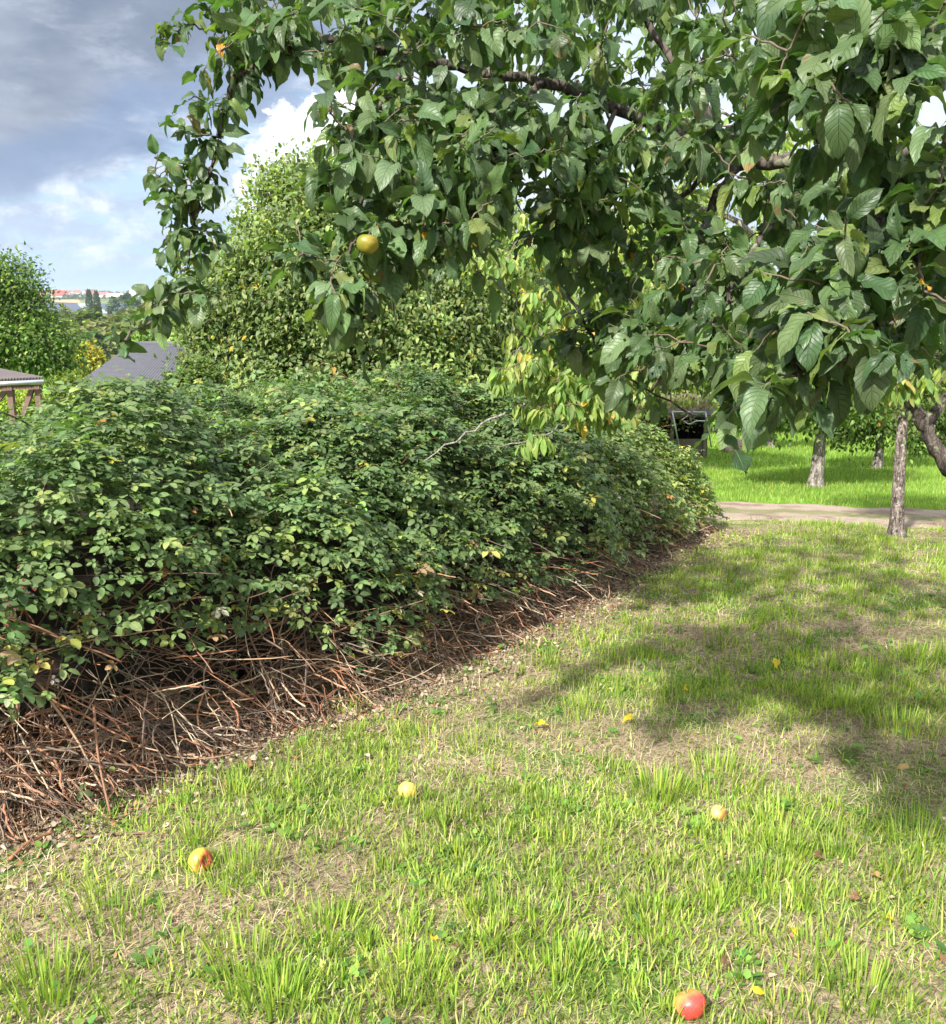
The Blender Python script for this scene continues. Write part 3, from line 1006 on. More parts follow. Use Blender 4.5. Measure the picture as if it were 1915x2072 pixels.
sp = [
    # left arm
    along('L1', 0.54, 0.62, 8, 0.03), along('L1', 0.62, 0.80, 30, 0.036) - np.array([0.035, 0, 0]), along('L1', 0.80, 0.92, 28, 0.034), along('L1', 0.92, 1.0, 9, 0.014),
    zone([(480, 180), (420, 190), (330, 260), (290, 400), (400, 400), (440, 300)], 14, 2.5, 2.7),
    along('L15', 0.1, 1.0, 12, 0.04),
    zone([(420, 20), (620, 0), (620, 110), (510, 150), (450, 150)], 20, 2.5, 2.8),
    # upper mass
    zone([(430, -60), (1000, -60), (1000, 250), (860, 260), (700, 170), (620, 110), (480, 60)], 120, 2.3, 3.1),
    zone([(950, -80), (1600, -80), (1600, 270), (1300, 330), (1050, 330), (950, 260)], 195, 2.2, 3.4),
    zone([(950, -80), (1600, -80), (1600, 200), (1000, 200)], 60, 3.3, 3.9),
    # hanging boughs
    along('L7', 0.15, 1.0, 50, 0.065), along('L8', 0.2, 1.0, 40, 0.06),
    zone([(670, 180), (860, 180), (880, 380), (820, 560), (700, 560), (640, 360)], 30, 2.1, 2.5),
    zone([(820, 220), (1060, 220), (1040, 380), (990, 500), (900, 470), (830, 380)], 40, 2.1, 2.7),
    along('L14', 0.1, 1.0, 30, 0.07), zone([(1060, 250), (1350, 250), (1340, 400), (1250, 460), (1150, 480), (1090, 400)], 60, 2.4, 3.1),
    zone([(1130, 420), (1260, 440), (1240, 620), (1180, 590)], 14, 2.7, 3.1),
    # middle right, looser
    along('L2', 0.1, 1.0, 20, 0.08), along('L3', 0.3, 1.0, 16, 0.08), along('L16', 0.2, 1.0, 34, 0.08),
    zone([(1330, 280), (1640, 280), (1640, 560), (1400, 560)], 20, 2.2, 3.0),
    zone([(1190, 560), (1420, 560), (1500, 720), (1420, 770), (1300, 750), (1230, 720), (1200, 640)], 64, 2.3, 3.0),
    along('L13', 0.2, 1.0, 26, 0.06), along('L12', 0.2, 1.0, 26, 0.05),
    zone([(1420, 560), (1620, 560), (1620, 780), (1520, 800), (1440, 740)], 54, 1.7, 2.4),
    # near right
    along('L9', 0.35, 1.0, 34, 0.055), along('L10', 0.3, 1.0, 30, 0.06), along('L11', 0.1, 1.0, 22, 0.05),
    zone([(1560, -80), (2000, -80), (2000, 350), (1600, 330)], 56, 1.4, 2.1),
    zone([(1700, 300), (2000, 300), (2000, 650), (1850, 690), (1700, 560)], 50, 1.35, 1.9),
    zone([(1580, 480), (1800, 500), (1790, 690), (1690, 730), (1600, 690)], 28, 1.4, 1.9),
    zone([(1500, 250), (1930, 250), (1930, 620), (1640, 650)], 56, 2.2, 3.2),
    zone([(1860, 600), (2150, 600), (2150, 740), (1880, 690)], 14, 1.6, 2.4),
    # outside the frame
    zone([(500, -90), (2000, -90), (2000, -420), (700, -420)], 45, 2.3, 3.9),
    zone([(2000, -300), (2700, -300), (2700, 500), (2000, 650)], 80, 1.9, 3.6),
]
SP = np.concatenate(sp)
SP = SP[~gap(SP)]
SP = SP[np.argsort([np.linalg.norm(sk_pts - c, axis=1).min() for c in SP])]
tw = Acc()
lp_, ld_, ln_, ls_ = [], [], [], []
for c in SP:
    d = np.linalg.norm(sk_pts - c, axis=1)
    nd = sk_pts[d.argmin()]
    if d.min() > 0.03:
        P = limb_path(nd, c, 0.10 if c[2] < nd[2] else 0.02, 6, 0.09)
        tw.tube(P, np.linspace(0.0018 + 0.004 * min(d.min(), 0.5), 0.0014, 6), 5, cap=False)
        sk_pts = np.concatenate([sk_pts, P[1:]])
        tang = P[-1] - P[-2]
    else:
        tang = sph(1)[0]
    tang = tang / (np.linalg.norm(tang) + 1e-9)
    k = rng.integers(5, 9) if c[0] > -0.62 else rng.integers(3, 6)
    a0 = rng.uniform(0, 6.28)
    cc = c
    for i in range(k):
        a = a0 + i * 2.4 + rng.uniform(-.4, .4)
        h = np.array([math.cos(a), math.sin(a), 0])
        dn = h * rng.uniform(0.55, 1.0) + tang * 0.35 + np.array([0, 0, -rng.uniform(-0.45, 0.75) if (c[0] < -0.62 or rng.random() < 0.72) else -rng.uniform(0.1, 1.1)])
        lp_.append(c - tang * rng.uniform(0, 0.045))
        ld_.append(dn)
        ln_.append(h * 0.9 + np.array([0, -0.15, 0.8]) + sph(1)[0] * 0.4)
        ls_.append(rng.choice([0.042, 0.056, 0.068, 0.084], p=[.2, .3, .3, .2]) * rng.uniform(.9, 1.1) * (0.76 if c[0] < -0.62 else (0.86 if c[1] < 2.0 else 0.92)))
tw.build('twigs', M_twig, apple)
a = Acc()
n = len(lp_)
lc = pal(n, AC, AW, 0.14)
ls_ = np.array(ls_) * np.where(lc[:, 0] > 0.15, 0.5, 1.0)
scatter(a, T_apple, np.array(lp_), np.array(ld_), np.array(ln_), ls_, lc, wy=rng.uniform(0.8, 1.25, n))
a.build('crown', M_apple, apple)
print('apple leaves', n)

# ------------------------------------------------------------------ cherry tree with drooping yellowish leaves
T_cherry = [leaf_tmpl(0.19, 7, 2, dr, fo, 0.02, 0.008, 0.9, 0.8, 0.28, seed=i + 40, pw=0.01, twist=tw)
            for i, (dr, fo, tw) in enumerate([(0.1, 0.5, 0.2), (0.25, 0.9, -0.3), (0.4, 0.7, 0.5), (0.0, 1.1, -0.5)])]
ch_base = Vector((at(2150, 1000, 4.9).x, 4.9, float(gh(3.0, 4.9))))
cherry = empty('cherry_tree', ch_base, 'cherry tree with drooping yellow green leaves and a leaning trunk at the right', 'tree')
wood = Acc()
CH = [
    ([tuple(ch_base + Vector((0, 0, -.1))), None, (1990, 1060, 4.9), (1915, 935, 4.9), (1870, 860, 4.95), (1826, 787, 5.0), (1750, 740, 5.2), (1640, 640, 5.4)], 0.058, 0.012),
    ([(1750, 740, 5.2), (1600, 690, 5.4), (1400, 700, 5.5), (1250, 735, 5.5), (1165, 790, 5.4), (1060, 820, 5.3), (960, 870, 5.25), (850, 935, 5.2)], 0.018, 0.004),
    ([(1640, 640, 5.4), (1450, 560, 5.7), (1300, 520, 6.0), (1150, 500, 6.2), (960, 530, 6.2)], 0.022, 0.004),
    ([(1640, 640, 5.4), (1500, 450, 5.6), (1350, 420, 5.8), (1150, 435, 6.0), (1000, 455, 6.0)], 0.02, 0.004),
    ([(1400, 700, 5.5), (1280, 640, 5.5), (1150, 640, 5.4), (1040, 720, 5.3)], 0.012, 0.003),
    ([(1250, 735, 5.5), (1150, 730, 5.4), (1060, 750, 5.3), (1000, 760, 5.3)], 0.009, 0.003),
    ([(1400, 700, 5.5), (1300, 780, 5.2), (1200, 830, 5.1), (1100, 880, 5.0), (1010, 905, 5.0)], 0.009, 0.003),
    ([(1750, 740, 5.2), (1700, 690, 5.0), (1680, 640, 4.9), (1650, 560, 4.9)], 0.014, 0.004),
    ([(1826, 787, 5.0), (1780, 770, 4.6), (1700, 800, 4.4)], 0.010, 0.004),
    ([(1640, 640, 5.4), (1700, 450, 5.6), (1750, 250, 5.8)], 0.025, 0.008),
    ([(1700, 450, 5.6), (1500, 250, 5.9), (1350, 180, 6.0)], 0.014, 0.004),
    ([(1600, 690, 5.4), (1450, 800, 5.1), (1380, 850, 5.0)], 0.008, 0.003),
    ([(1870, 860, 4.95), (1960, 760, 5.0), (2050, 650, 5.2)], 0.035, 0.01),
    ([(1300, 520, 6.0), (1200, 560, 5.8), (1120, 600, 5.7), (1050, 640, 5.6)], 0.009, 0.003),
]
chp, cht = [], []
wood2 = Acc()
for k, (pts, r0, r1) in enumerate(CH):
    if k == 0:
        P = [Vector(pts[0])] + [at(*p) for p in pts[2:]]
    else:
        P = [at(*p) for p in pts]
    P = smooth_path(P, 6)
    P[2:-1] += rng.standard_normal((len(P) - 3, 3)) * 0.008
    (wood if (k == 0 or r0 > 0.02) else wood2).tube(P, np.linspace(r0, r1, len(P)), 10)
    if k:
        chp.append(P)
wood.build('trunk', M_bark, cherry)
wood2.build('branches', bark_mat('pale_bark', (0.13, 0.115, 0.10), (0.33, 0.30, 0.27), 40), cherry)
chp = np.concatenate(chp)
tw = Acc()
cz = [
    (zone([(950, 430), (1150, 400), (1200, 520), (1130, 600), (1020, 580), (930, 530)], 75, 5.2, 6.2)),
    (zone([(1060, 560), (1350, 540), (1350, 760), (1130, 800), (1020, 740)], 150, 4.9, 6.0)),
    (zone([(960, 740), (1150, 720), (1180, 840), (1080, 850), (1000, 790)], 34, 4.9, 5.4)),
    (zone([(1120, 770), (1330, 760), (1330, 860), (1200, 860)], 34, 4.8, 5.4)),
    (zone([(1020, 890), (1130, 870), (1130, 900), (1030, 920)], 6, 4.9, 5.1)),
    (zone([(1250, 250), (1750, 250), (1750, 620), (1250, 620)], 170, 5.0, 6.6)),
    (zone([(1200, 40), (1900, 40), (1900, 300), (1250, 300)], 40, 5.2, 6.6)),
    (zone([(1500, 600), (1900, 600), (1900, 740), (1700, 800), (1500, 700)], 75, 4.6, 5.6)),
    (zone([(1680, 720), (1915, 720), (1915, 800), (1700, 800)], 26, 4.3, 5.0)),
    (zone([(1930, 500), (2500, 500), (2500, 800), (1930, 800)], 60, 4.6, 5.8)),
    (zone([(1330, 700), (1500, 700), (1460, 800), (1330, 800)], 30, 4.8, 5.6)),
]
CP = np.concatenate(cz)
CP = CP[~gap(CP)]
CP = CP[np.argsort([np.linalg.norm(chp - c, axis=1).min() for c in CP])]
lp_, ld_, ln_ = [], [], []
for c in CP:
    d = np.linalg.norm(chp - c, axis=1)
    nd = chp[d.argmin()]
    P = limb_path(nd, c, 0.10, 7, 0.06)
    tw.tube(P, np.linspace(0.0035, 0.0018, 7), 5, cap=False)
    chp = np.concatenate([chp, P[2:]])
    m = rng.integers(8, 15)
    L = min(0.30, d.min() + 0.05)
    tn = (P[-1] - P[-3]); tn /= np.linalg.norm(tn) + 1e-9
    for i in range(m):
        q = P[-1] - tn * L * rng.uniform(0, 1)
        a = rng.uniform(0, 6.28)
        h = np.array([math.cos(a), math.sin(a), 0])
        lp_.append(q)
        ld_.append(h * rng.uniform(0.1, 1.0) + tn * 0.4 + np.array([0, 0, -0.9]))
        ln_.append(h + np.array([0, -0.3, 0.4]) + sph(1)[0] * 0.5)
tw.build('twigs', M_twig, cherry)
n = len(lp_)
a = Acc()
scatter(a, T_cherry, np.array(lp_), np.array(ld_), np.array(ln_), rng.uniform(0.062, 0.098, n),
        pal(n, [(0.18, 0.27, 0.07), (0.25, 0.33, 0.09), (0.13, 0.22, 0.055), (0.34, 0.39, 0.13), (0.45, 0.30, 0.09), (0.55, 0.42, 0.06)], (5, 5, 4, 3, 0.35, 0.3), 0.15))
a.build('crown', M_cherry, cherry)
print('cherry leaves', n)

# ------------------------------------------------------------------ bramble thicket
FL = np.concatenate([[0], np.cumsum(np.hypot(*np.diff(FOOT, axis=0).T))])


def hedge_h(x, y, s, arc):
    """height of the thicket's top above the ground s metres in from its foot"""
    H = 1.30 + 0.28 * (fbm(x * 0.55 + 3.3, y * 0.55, 21, 3) - 0.5) + 0.30 * (vn(x * 2.1, y * 2.1, 44) - 0.5)
    H = H + 0.16 * np.exp(-((y - 7.2) / 1.8) ** 2 - ((x + 0.6) / 1.3) ** 2)
    H = H - 0.04 * np.clip((-x - 0.9) / 1.0, 0, 1) - 0.16 * np.clip((-x - 1.7) / 1.2, 0, 1) + 0.24 * (vn(x * 3.7, y * 3.7, 47) - 0.5)
    H = H * (1 - 0.30 * np.clip((arc - (FL[12] - 2.4)) / 2.6, 0, 1))
    r = 0.95
    t = np.clip(s / r, 0, 1)
    return H * np.sqrt(np.clip(1 - (1 - t) ** 2.4, 0, 1)) + 0.0


_, _arc = foot_dist(np.array([FOOT[-1][0]]), np.array([FOOT[-1][1]]))
ARC_END = float(_arc[0])
thicket = empty('bramble_thicket', (-1.5, 5.5, float(gh(-1.5, 5.5))), 'dense dark green bramble thicket with pinkish canes along the left of the lawn', 'hedge')

# leaflets: three or five to a leaf
T_lfl = [leaf_tmpl(0.31, 6, 1, dr, fo, 0.0, 0.022, 0.95, 0.62, 0.0, seed=i + 70) for i, (dr, fo) in enumerate([(0.15, 0.3), (0.3, 0.6), (0.05, 0.5), (0.35, 0.2)])]


def bramble_leaf(tset, five):
    V, Q, U = [], [], []
    k = 0
    angs = (0, 78, -78) if not five else (0, 58, -58, 118, -118)
    sc_ = (1.0, 0.86, 0.86) if not five else (1, .9, .9, .7, .7)
    for i, (a, s) in enumerate(zip(angs, sc_)):
        tv, tf, tu = tset[(i + five) % len(tset)]
        a = R(a)
        v = tv * s
        off = 0.34 if i == 0 else 0.10
        x = (v[:, 0] + off) * math.cos(a) - v[:, 1] * math.sin(a) + 0.55
        y = (v[:, 0] + off) * math.sin(a) + v[:, 1] * math.cos(a)
        V.append(np.stack([x, y, v[:, 2] - 0.08 * np.hypot(x - .55, y)], -1))
        Q.append(tf + k)
        U.append(tu)
        k += len(tv)
    pv = np.array([(0, -.02, 0), (0, .02, 0), (0.9, .012, 0.0), (0.9, -.012, 0.0)])
    V.append(pv); Q.append(np.array([[k, k + 3, k + 2, k + 1]])); U.append(np.full((4, 2), -0.5))
    return np.concatenate(V), np.concatenate(Q), np.concatenate(U)


T_br = [bramble_leaf(T_lfl, 0), bramble_leaf(T_lfl, 1), bramble_leaf(T_lfl[::-1], 0)]
T_lfs = [leaf_tmpl(0.31, 3, 1, 0.25, 0.5, 0.0, 0.0, 0.95, 0.65, 0.0, seed=i + 80) for i in range(3)]
T_brs = [bramble_leaf(T_lfs, 0), bramble_leaf(T_lfs, 1)]


def sample_hedge(n, smin, smax, xr=(-7.5, 3.2), yr=(1.2, 13.2)):
    out = []
    c = 0
    while c < n:
        x = rng.uniform(*xr, n * 2)
        y = rng.uniform(*yr, n * 2)
        s, arc = foot_dist(x, y)
        k = (s > smin) & (s < smax) & (x > -0.62 * y - 1.6)
        out.append(np.stack([x[k], y[k], s[k], arc[k]]))
        c += k.sum()
    return np.concatenate(out, 1)[:, :n]


def hedge_normal(x, y, s, arc):
    e = 0.03
    z0 = gh(x, y) + hedge_h(x, y, s, arc)
    s1, a1 = foot_dist(x + e, y)
    s2, a2 = foot_dist(x, y + e)
    zx = (gh(x + e, y) + hedge_h(x + e, y, s1, a1) - z0) / e
    zy = (gh(x, y + e) + hedge_h(x, y + e, s2, a2) - z0) / e
    nrm = np.stack([-zx, -zy, np.ones_like(zx)], -1)
    nrm /= np.linalg.norm(nrm, axis=1, keepdims=True)
    return z0, nrm


def hedge_leaves(n, smin, smax, tm, size, depth, lowcut=0.22, name='foliage', ymax=None, cols=None, w=None, ygate=None):
    x, y, s, arc = sample_hedge(n, smin, smax)
    if ygate is not None:
        k = (y >= ygate[0]) & (y < ygate[1])
        x, y, s, arc = x[k], y[k], s[k], arc[k]
    z0, nr = hedge_normal(x, y, s, arc)
    n = len(x)
    g = gh(x, y)
    # where the surface is steep spread the leaves over its height
    steep = nr[:, 2] < 0.75
    dep = rng.exponential(depth, n) - 0.03
    cl = fbm(x * 3.4, y * 3.4 + z0 * 3.4, 61, 2)
    dep += (0.5 - cl) * 0.34
    P = np.stack([x, y, z0], -1) - nr * dep[:, None]
    h = P[:, 2] - g
    lim = lowcut - 0.10 + 0.62 * vn(arc * 2.3, arc * 0 + 0.5, 77)
    keep = (h > lim * np.clip(1.3 - 0.15 * y, 0.22, 1.0)) | (rng.random(n) < 0.05)
    keep &= h > 0.03
    P, nr, y2 = P[keep], nr[keep], y[keep]
    n = len(P)
    az_ = rng.uniform(0, 6.28, n)
    hd = np.stack([np.cos(az_), np.sin(az_), np.zeros(n)], -1)
    D = hd * 0.75 + nr * 0.35 + np.array([0, 0, -0.12]) + sph(n) * 0.25
    Nh = np.array([0, 0, 0.75]) + nr * 0.8 + sph(n) * 0.38
    S = size * rng.choice([0.55, 0.75, 1.0, 1.35], n, p=[.2, .35, .3, .15]) * rng.uniform(0.85, 1.15, n) * (0.9 + 0.2 * vn(P[:, 0] * 2, P[:, 1] * 2, 91))
    cols = cols or [(0.090, 0.144, 0.050), (0.128, 0.186, 0.070), (0.062, 0.106, 0.040), (0.20, 0.25, 0.075), (0.33, 0.28, 0.05), (0.34, 0.15, 0.06), (0.45, 0.45, 0.38)]
    w = w or (5, 5, 4, 1.6, 0.10, 0.02, 0.04)
    C = pal(n, cols, w, 0.15)
    low = (P[:, 2] - gh(P[:, 0], P[:, 1]) < 0.62) & (P[:, 1] < 5.5) & (rng.random(n) < 0.16)
    C[low] = pal(int(low.sum()), [(0.34, 0.33, 0.08), (0.28, 0.30, 0.08), (0.30, 0.20, 0.11), (0.40, 0.37, 0.30)], (4, 4, 2, 1.5), 0.15)
    dk = 0.85 + 0.35 * fbm(P[:, 0] * 1.3, P[:, 1] * 1.3 + P[:, 2] * 1.3, 15, 2)
    C *= dk[:, None]
    yg = np.clip((P[:, 0] - 0.6) / 1.4, 0, 1)[:, None]      # paler young leaves toward the far end, sunlit brightness also put into their colour
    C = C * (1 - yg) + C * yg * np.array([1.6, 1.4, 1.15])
    return P, D, Nh, S, C


acc = Acc()
tot = 0
for (nn, smin, smax, tm, size, depth, gate) in [
        (40000, 0.0, 1.0, T_br, 0.039, 0.09, (0, 5.0)),
        (44000, 0.0, 1.0, T_brs, 0.044, 0.09, (5.0, 20)),
        (34000, 0.8, 4.0, T_br, 0.040, 0.06, (0, 5.0)),
        (90000, 0.8, 6.5, T_brs, 0.046, 0.06, (5.0, 20))]:
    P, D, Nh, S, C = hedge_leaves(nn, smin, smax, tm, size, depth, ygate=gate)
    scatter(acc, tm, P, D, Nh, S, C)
    tot += len(P)
# shoots that stick out of the top
x, y, s, arc = sample_hedge(900, 0.15, 6.0)
z0, nr = hedge_normal(x, y, s, arc)
shoot = Acc()
lp_, ld_, ln_, lc_ = [], [], [], []
for i in range(len(x)):
    b0 = np.array([x[i], y[i], z0[i] - 0.12])
    L = rng.uniform(0.12, 0.38) if i % 5 else rng.uniform(0.4, 0.6)
    a = rng.uniform(0, 6.28)
    h = np.array([math.cos(a), math.sin(a), 0])
    t = np.linspace(0, 1, 7)[:, None]
    up = nr[i] * 0.6 + np.array([0, 0, 0.5])
    P = b0 + up * L * (t - 0.45 * t * t) + h * L * 0.9 * t
    shoot.tube(P, np.linspace(0.0028, 0.0012, 7), 4, col=(0.16, 0.07, 0.05) if rng.random() < 0.5 else (0.10, 0.13, 0.05), cap=False)
    for k in range(2, 7):
        az2 = rng.uniform(0, 6.28)
        lp_.append(P[k]); ld_.append(np.array([math.cos(az2), math.sin(az2), 0.2]) + (P[k] - P[k - 1]) * 10)
        ln_.append(np.array([0, -.1, 1.0]) + sph(1)[0] * 0.4)
        lc_.append(0.6 + 0.1 * k)
n = len(lp_)
C = pal(n, [(0.09, 0.17, 0.06), (0.13, 0.22, 0.07), (0.19, 0.27, 0.08)], (4, 3, 2))
scatter(acc, T_br, np.array(lp_), np.array(ld_), np.array(ln_), rng.uniform(0.022, 0.036, n), C)
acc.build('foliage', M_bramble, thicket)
print('bramble leaves', tot + n)

# tangled stems inside (living and dead), long arching
x, y, s, arc = sample_hedge(1500, 0.45, 2.6)
for i in range(len(x)):
    g = float(gh(x[i], y[i]))
    H = float(hedge_h(x[i:i + 1], y[i:i + 1], s[i:i + 1], arc[i:i + 1])[0])
    L = rng.uniform(0.3, 0.7)
    a = rng.uniform(0, 6.28)
    h = np.array([math.cos(a), math.sin(a), 0])
    z1 = g + H * rng.uniform(0.25, 0.97)
    P = np.array([[x[i], y[i], z1 - 0.12], [x[i], y[i], z1], [x[i], y[i], z1 - 0.06], [x[i], y[i], z1 - 0.25]]) + h * np.array([-.5, -.1, .3, .6])[:, None] * L + rng.standard_normal((4, 3)) * 0.05
    shoot.tube(smooth_path(P, 3), 0.003 * rng.uniform(.6, 1.5), 4, col=[(0.20, 0.10, 0.06), (0.13, 0.08, 0.05), (0.09, 0.10, 0.05)][rng.integers(3)], cap=False)
shoot.build('stems', M_cane, thicket)

# near-black core standing in for inner shade and matted stems, blocks daylight below
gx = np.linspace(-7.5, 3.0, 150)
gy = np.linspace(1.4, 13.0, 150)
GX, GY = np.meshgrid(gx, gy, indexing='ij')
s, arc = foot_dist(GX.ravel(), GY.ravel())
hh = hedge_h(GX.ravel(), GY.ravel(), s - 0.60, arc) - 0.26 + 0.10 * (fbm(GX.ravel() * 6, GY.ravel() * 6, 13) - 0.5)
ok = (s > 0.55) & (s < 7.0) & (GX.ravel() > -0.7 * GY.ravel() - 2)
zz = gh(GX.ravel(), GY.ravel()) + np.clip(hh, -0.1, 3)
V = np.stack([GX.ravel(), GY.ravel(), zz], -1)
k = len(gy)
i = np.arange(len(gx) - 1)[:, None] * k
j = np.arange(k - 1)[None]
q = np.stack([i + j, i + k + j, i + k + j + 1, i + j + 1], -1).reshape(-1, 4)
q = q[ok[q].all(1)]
mk('shade_core', V, [q], simple_mat('shade_core_mat', (0.02, 0.016, 0.012), 1.0, 0.5, 30), thicket)

# cut and flattened canes spilling from the foot
def cane(acc_, p0, dirv, L, r, col, bend, drop):
    t = np.linspace(0, 1, 9)[:, None]
    side = np.cross(dirv, [0, 0, 1.0])
    P = p0 + dirv * L * t + side * bend * L * np.sin(t * 3.0) + np.array([0, 0, 1.0]) * (-drop * t ** 1.4)
    P[1:-1] += rng.standard_normal((7, 3)) * 0.0025
    gz = gh(P[:, 0], P[:, 1]) + r + 0.004
    P[:, 2] = np.maximum(P[:, 2], gz)
    acc_.tube(P, r * np.linspace(1.15, 0.8, 9), 6, col=col)
    return P


FL = np.concatenate([[0], np.cumsum(np.hypot(*np.diff(FOOT, axis=0).T))])


def foot_at(t):
    x = np.interp(t, FL, FOOT[:, 0])
    y = np.interp(t, FL, FOOT[:, 1])
    x2 = np.interp(t + .1, FL, FOOT[:, 0])
    y2 = np.interp(t + .1, FL, FOOT[:, 1])
    d = np.array([x2 - x, y2 - y])
    d /= np.linalg.norm(d) + 1e-9
    return np.array([x, y]), np.array([-d[1], d[0]]), d   # inward normal (left), along


dead = Acc()
cols = [(0.31, 0.145, 0.08), (0.22, 0.115, 0.07), (0.38, 0.24, 0.15), (0.15, 0.085, 0.06), (0.44, 0.34, 0.24), (0.19, 0.145, 0.11), (0.12, 0.085, 0.065)]
for i in range(3600):
    t = rng.uniform(0.0, FL[12]) if i % 4 else rng.uniform(0, FL[6])
    f, inn, al = foot_at(t)
    amt = fbm(np.array([t * 0.9]), np.array([0.3]), 55, 2)[0]
    if rng.random() > 0.25 + 1.1 * amt * (1.0 if t < FL[9] else 0.4):
        continue
    sin_ = rng.uniform(0.0, 0.6)
    p = f + inn * sin_
    z = float(gh(p[0], p[1])) + abs(rng.normal(0, 1)) * 0.20 * (sin_ + 0.18) * 2.2
    if i % 3:
        dv = -inn * rng.uniform(0.6, 1.0) + al * rng.normal(-0.15, 0.45)
    else:
        dv = al * rng.choice([-1, 1]) + inn * rng.normal(0, .5)
    D3 = np.array([dv[0], dv[1], rng.normal(-0.12, 0.30)])
    D3 /= np.linalg.norm(D3)
    r = rng.choice([0.0014, 0.002, 0.003, 0.0045], p=[.35, .3, .2, .15])
    cane(dead, np.array([p[0], p[1], z]), D3, min(rng.uniform(0.15, 0.75), (0.10 + sin_ * 1.15) if i % 3 else 0.5), r, cols[rng.integers(len(cols))], rng.normal(0, 0.10), rng.uniform(0, .16))
dead.build('dead_canes', M_cane, thicket)['kind'] = 'stuff'

# the few long cut canes that stand out, each a thing of its own
big = [((178, 1366), (538, 1487), 3.0, 'long reddish cut cane slanting from the thicket toward the lawn'),
       ((215, 1400), (455, 1480), 3.2, 'thick orange brown cane lying under the longest slanting cane'),
       ((330, 1358), (385, 1410), 3.6, 'short broken bright orange cane among the dead stems'),
       ((600, 1175), (840, 1255), 4.0, 'pale tipped reddish cane sticking out below the leaves in the middle'),
       ((50, 1500), (215, 1660), 2.6, 'cane hanging straight down to the litter at the left'),
       ((190, 1430), (225, 1660), 2.7, 'dark red upright cane reaching the bare ground at the left'),
       ((720, 1200), (1030, 1290), 4.5, 'long thin cane reaching over the edge of the grass'),
       ((880, 1215), (1065, 1300), 4.9, 'curved brown cane bending down to the grass edge'),
       ((560, 1380), (720, 1445), 3.6, 'thin curved cane pointing at the lawn beside the litter'),
       ((20, 1745), (110, 1690), 2.3, 'reddish cut stick lying on the litter at the far left'),
       ((150, 1700), (330, 1695), 2.4, 'thin dark stick lying flat beside the left edge grass'),
       ((1000, 1200), (1130, 1240), 5.6, 'short brown cane jutting out near the far end of the tangle')]
for k, ((x0, y0), (x1, y1), dd, lab) in enumerate(big):
    g1 = onground(x1, y1)
    g0 = onground(x0, y0)
    # the upper end is nearer the hedge and off the ground
    Ym = min(g1.y + 0.25, g0.y)
    p0 = at(x0, y0, Ym)
    if k in (9, 10):
        p0 = g0 + Vector((0, 0, 0.01))
    p1 = g1 + Vector((0, 0, 0.012))
    mid = (p0 + p1) / 2 + Vector((rng.normal(0, .015), 0, (p0 - p1).length * rng.uniform(0.0, 0.06)))
    P = smooth_path([p0, mid, p1], 6)
    P[:, 2] = np.maximum(P[:, 2], gh(P[:, 0], P[:, 1]) + 0.008)
    ac = Acc()
    r = [0.0055, 0.006, 0.007, 0.006, 0.004, 0.0045, 0.005, 0.005, 0.004, 0.006, 0.004, 0.005][k]
    cc = cols[[0, 2, 0, 2, 4, 1, 0, 2, 4, 0, 3, 2][k]]
    ac.tube(P, r * np.linspace(1.1, 0.8, len(P)), 8, col=cc)
    for q in range(2, len(P) - 1, 2):     # thorns and nodes
        th = sph(1)[0]
        ac.tube([P[q], P[q] + th * r * 2.4], [r * 0.5, r * 0.05], 4, col=tuple(c * 1.2 for c in cc), cap=False)
    o = ac.build('cut_cane', M_cane, None, loc=tuple(p1))
    tag(o, lab, 'cane', 'long cut bramble canes at the foot of the thicket')

# blackberries
berry = Acc()
ico = []


def ball(c, r, col, nu=8, nv=6, acc_=None, squash=1.0):
    th = np.linspace(0, np.pi, nv + 1)
    ph = np.linspace(0, 2 * np.pi, nu, endpoint=False)
    V = np.array([[math.sin(a) * math.cos(b), math.sin(a) * math.sin(b), squash * math.cos(a)] for a in th for b in ph]) * r + np.array(c)
    i = np.arange(nv)[:, None] * nu
    j = np.arange(nu)[None]
    q = np.stack([i + j, i + nu + j, i + nu + (j + 1) % nu, i + (j + 1) % nu], -1).reshape(-1, 4)
    acc_.add(V, q, col)


for (px, py, Y) in [(50, 1180, 2.9), (62, 1195, 2.88), (20, 1250, 2.8), (110, 1290, 2.85), (75, 1340, 2.8), (30, 1220, 2.85), (160, 1230, 3.1), (10, 1160, 2.9)]:
    c = at(px, py, Y)
    for _ in range(3):
        cc = np.array(c) + rng.standard_normal(3) * 0.014
        colr = [(0.17, 0.02, 0.025), (0.02, 0.01, 0.02), (0.10, 0.02, 0.025)][rng.integers(3)]
        for dd_ in sph(9):
            ball(cc + dd_ * 0.0038, 0.0024, colr, 5, 4, berry)
berry.build('berries', simple_mat('berry_skin', (1, 1, 1), 0.25, 0.2, 60, attr=True, spec=0.6), thicket)

# ------------------------------------------------------------------ grass, dry thatch, litter
def cells_x(y):
    return 0.56 * y + 0.35


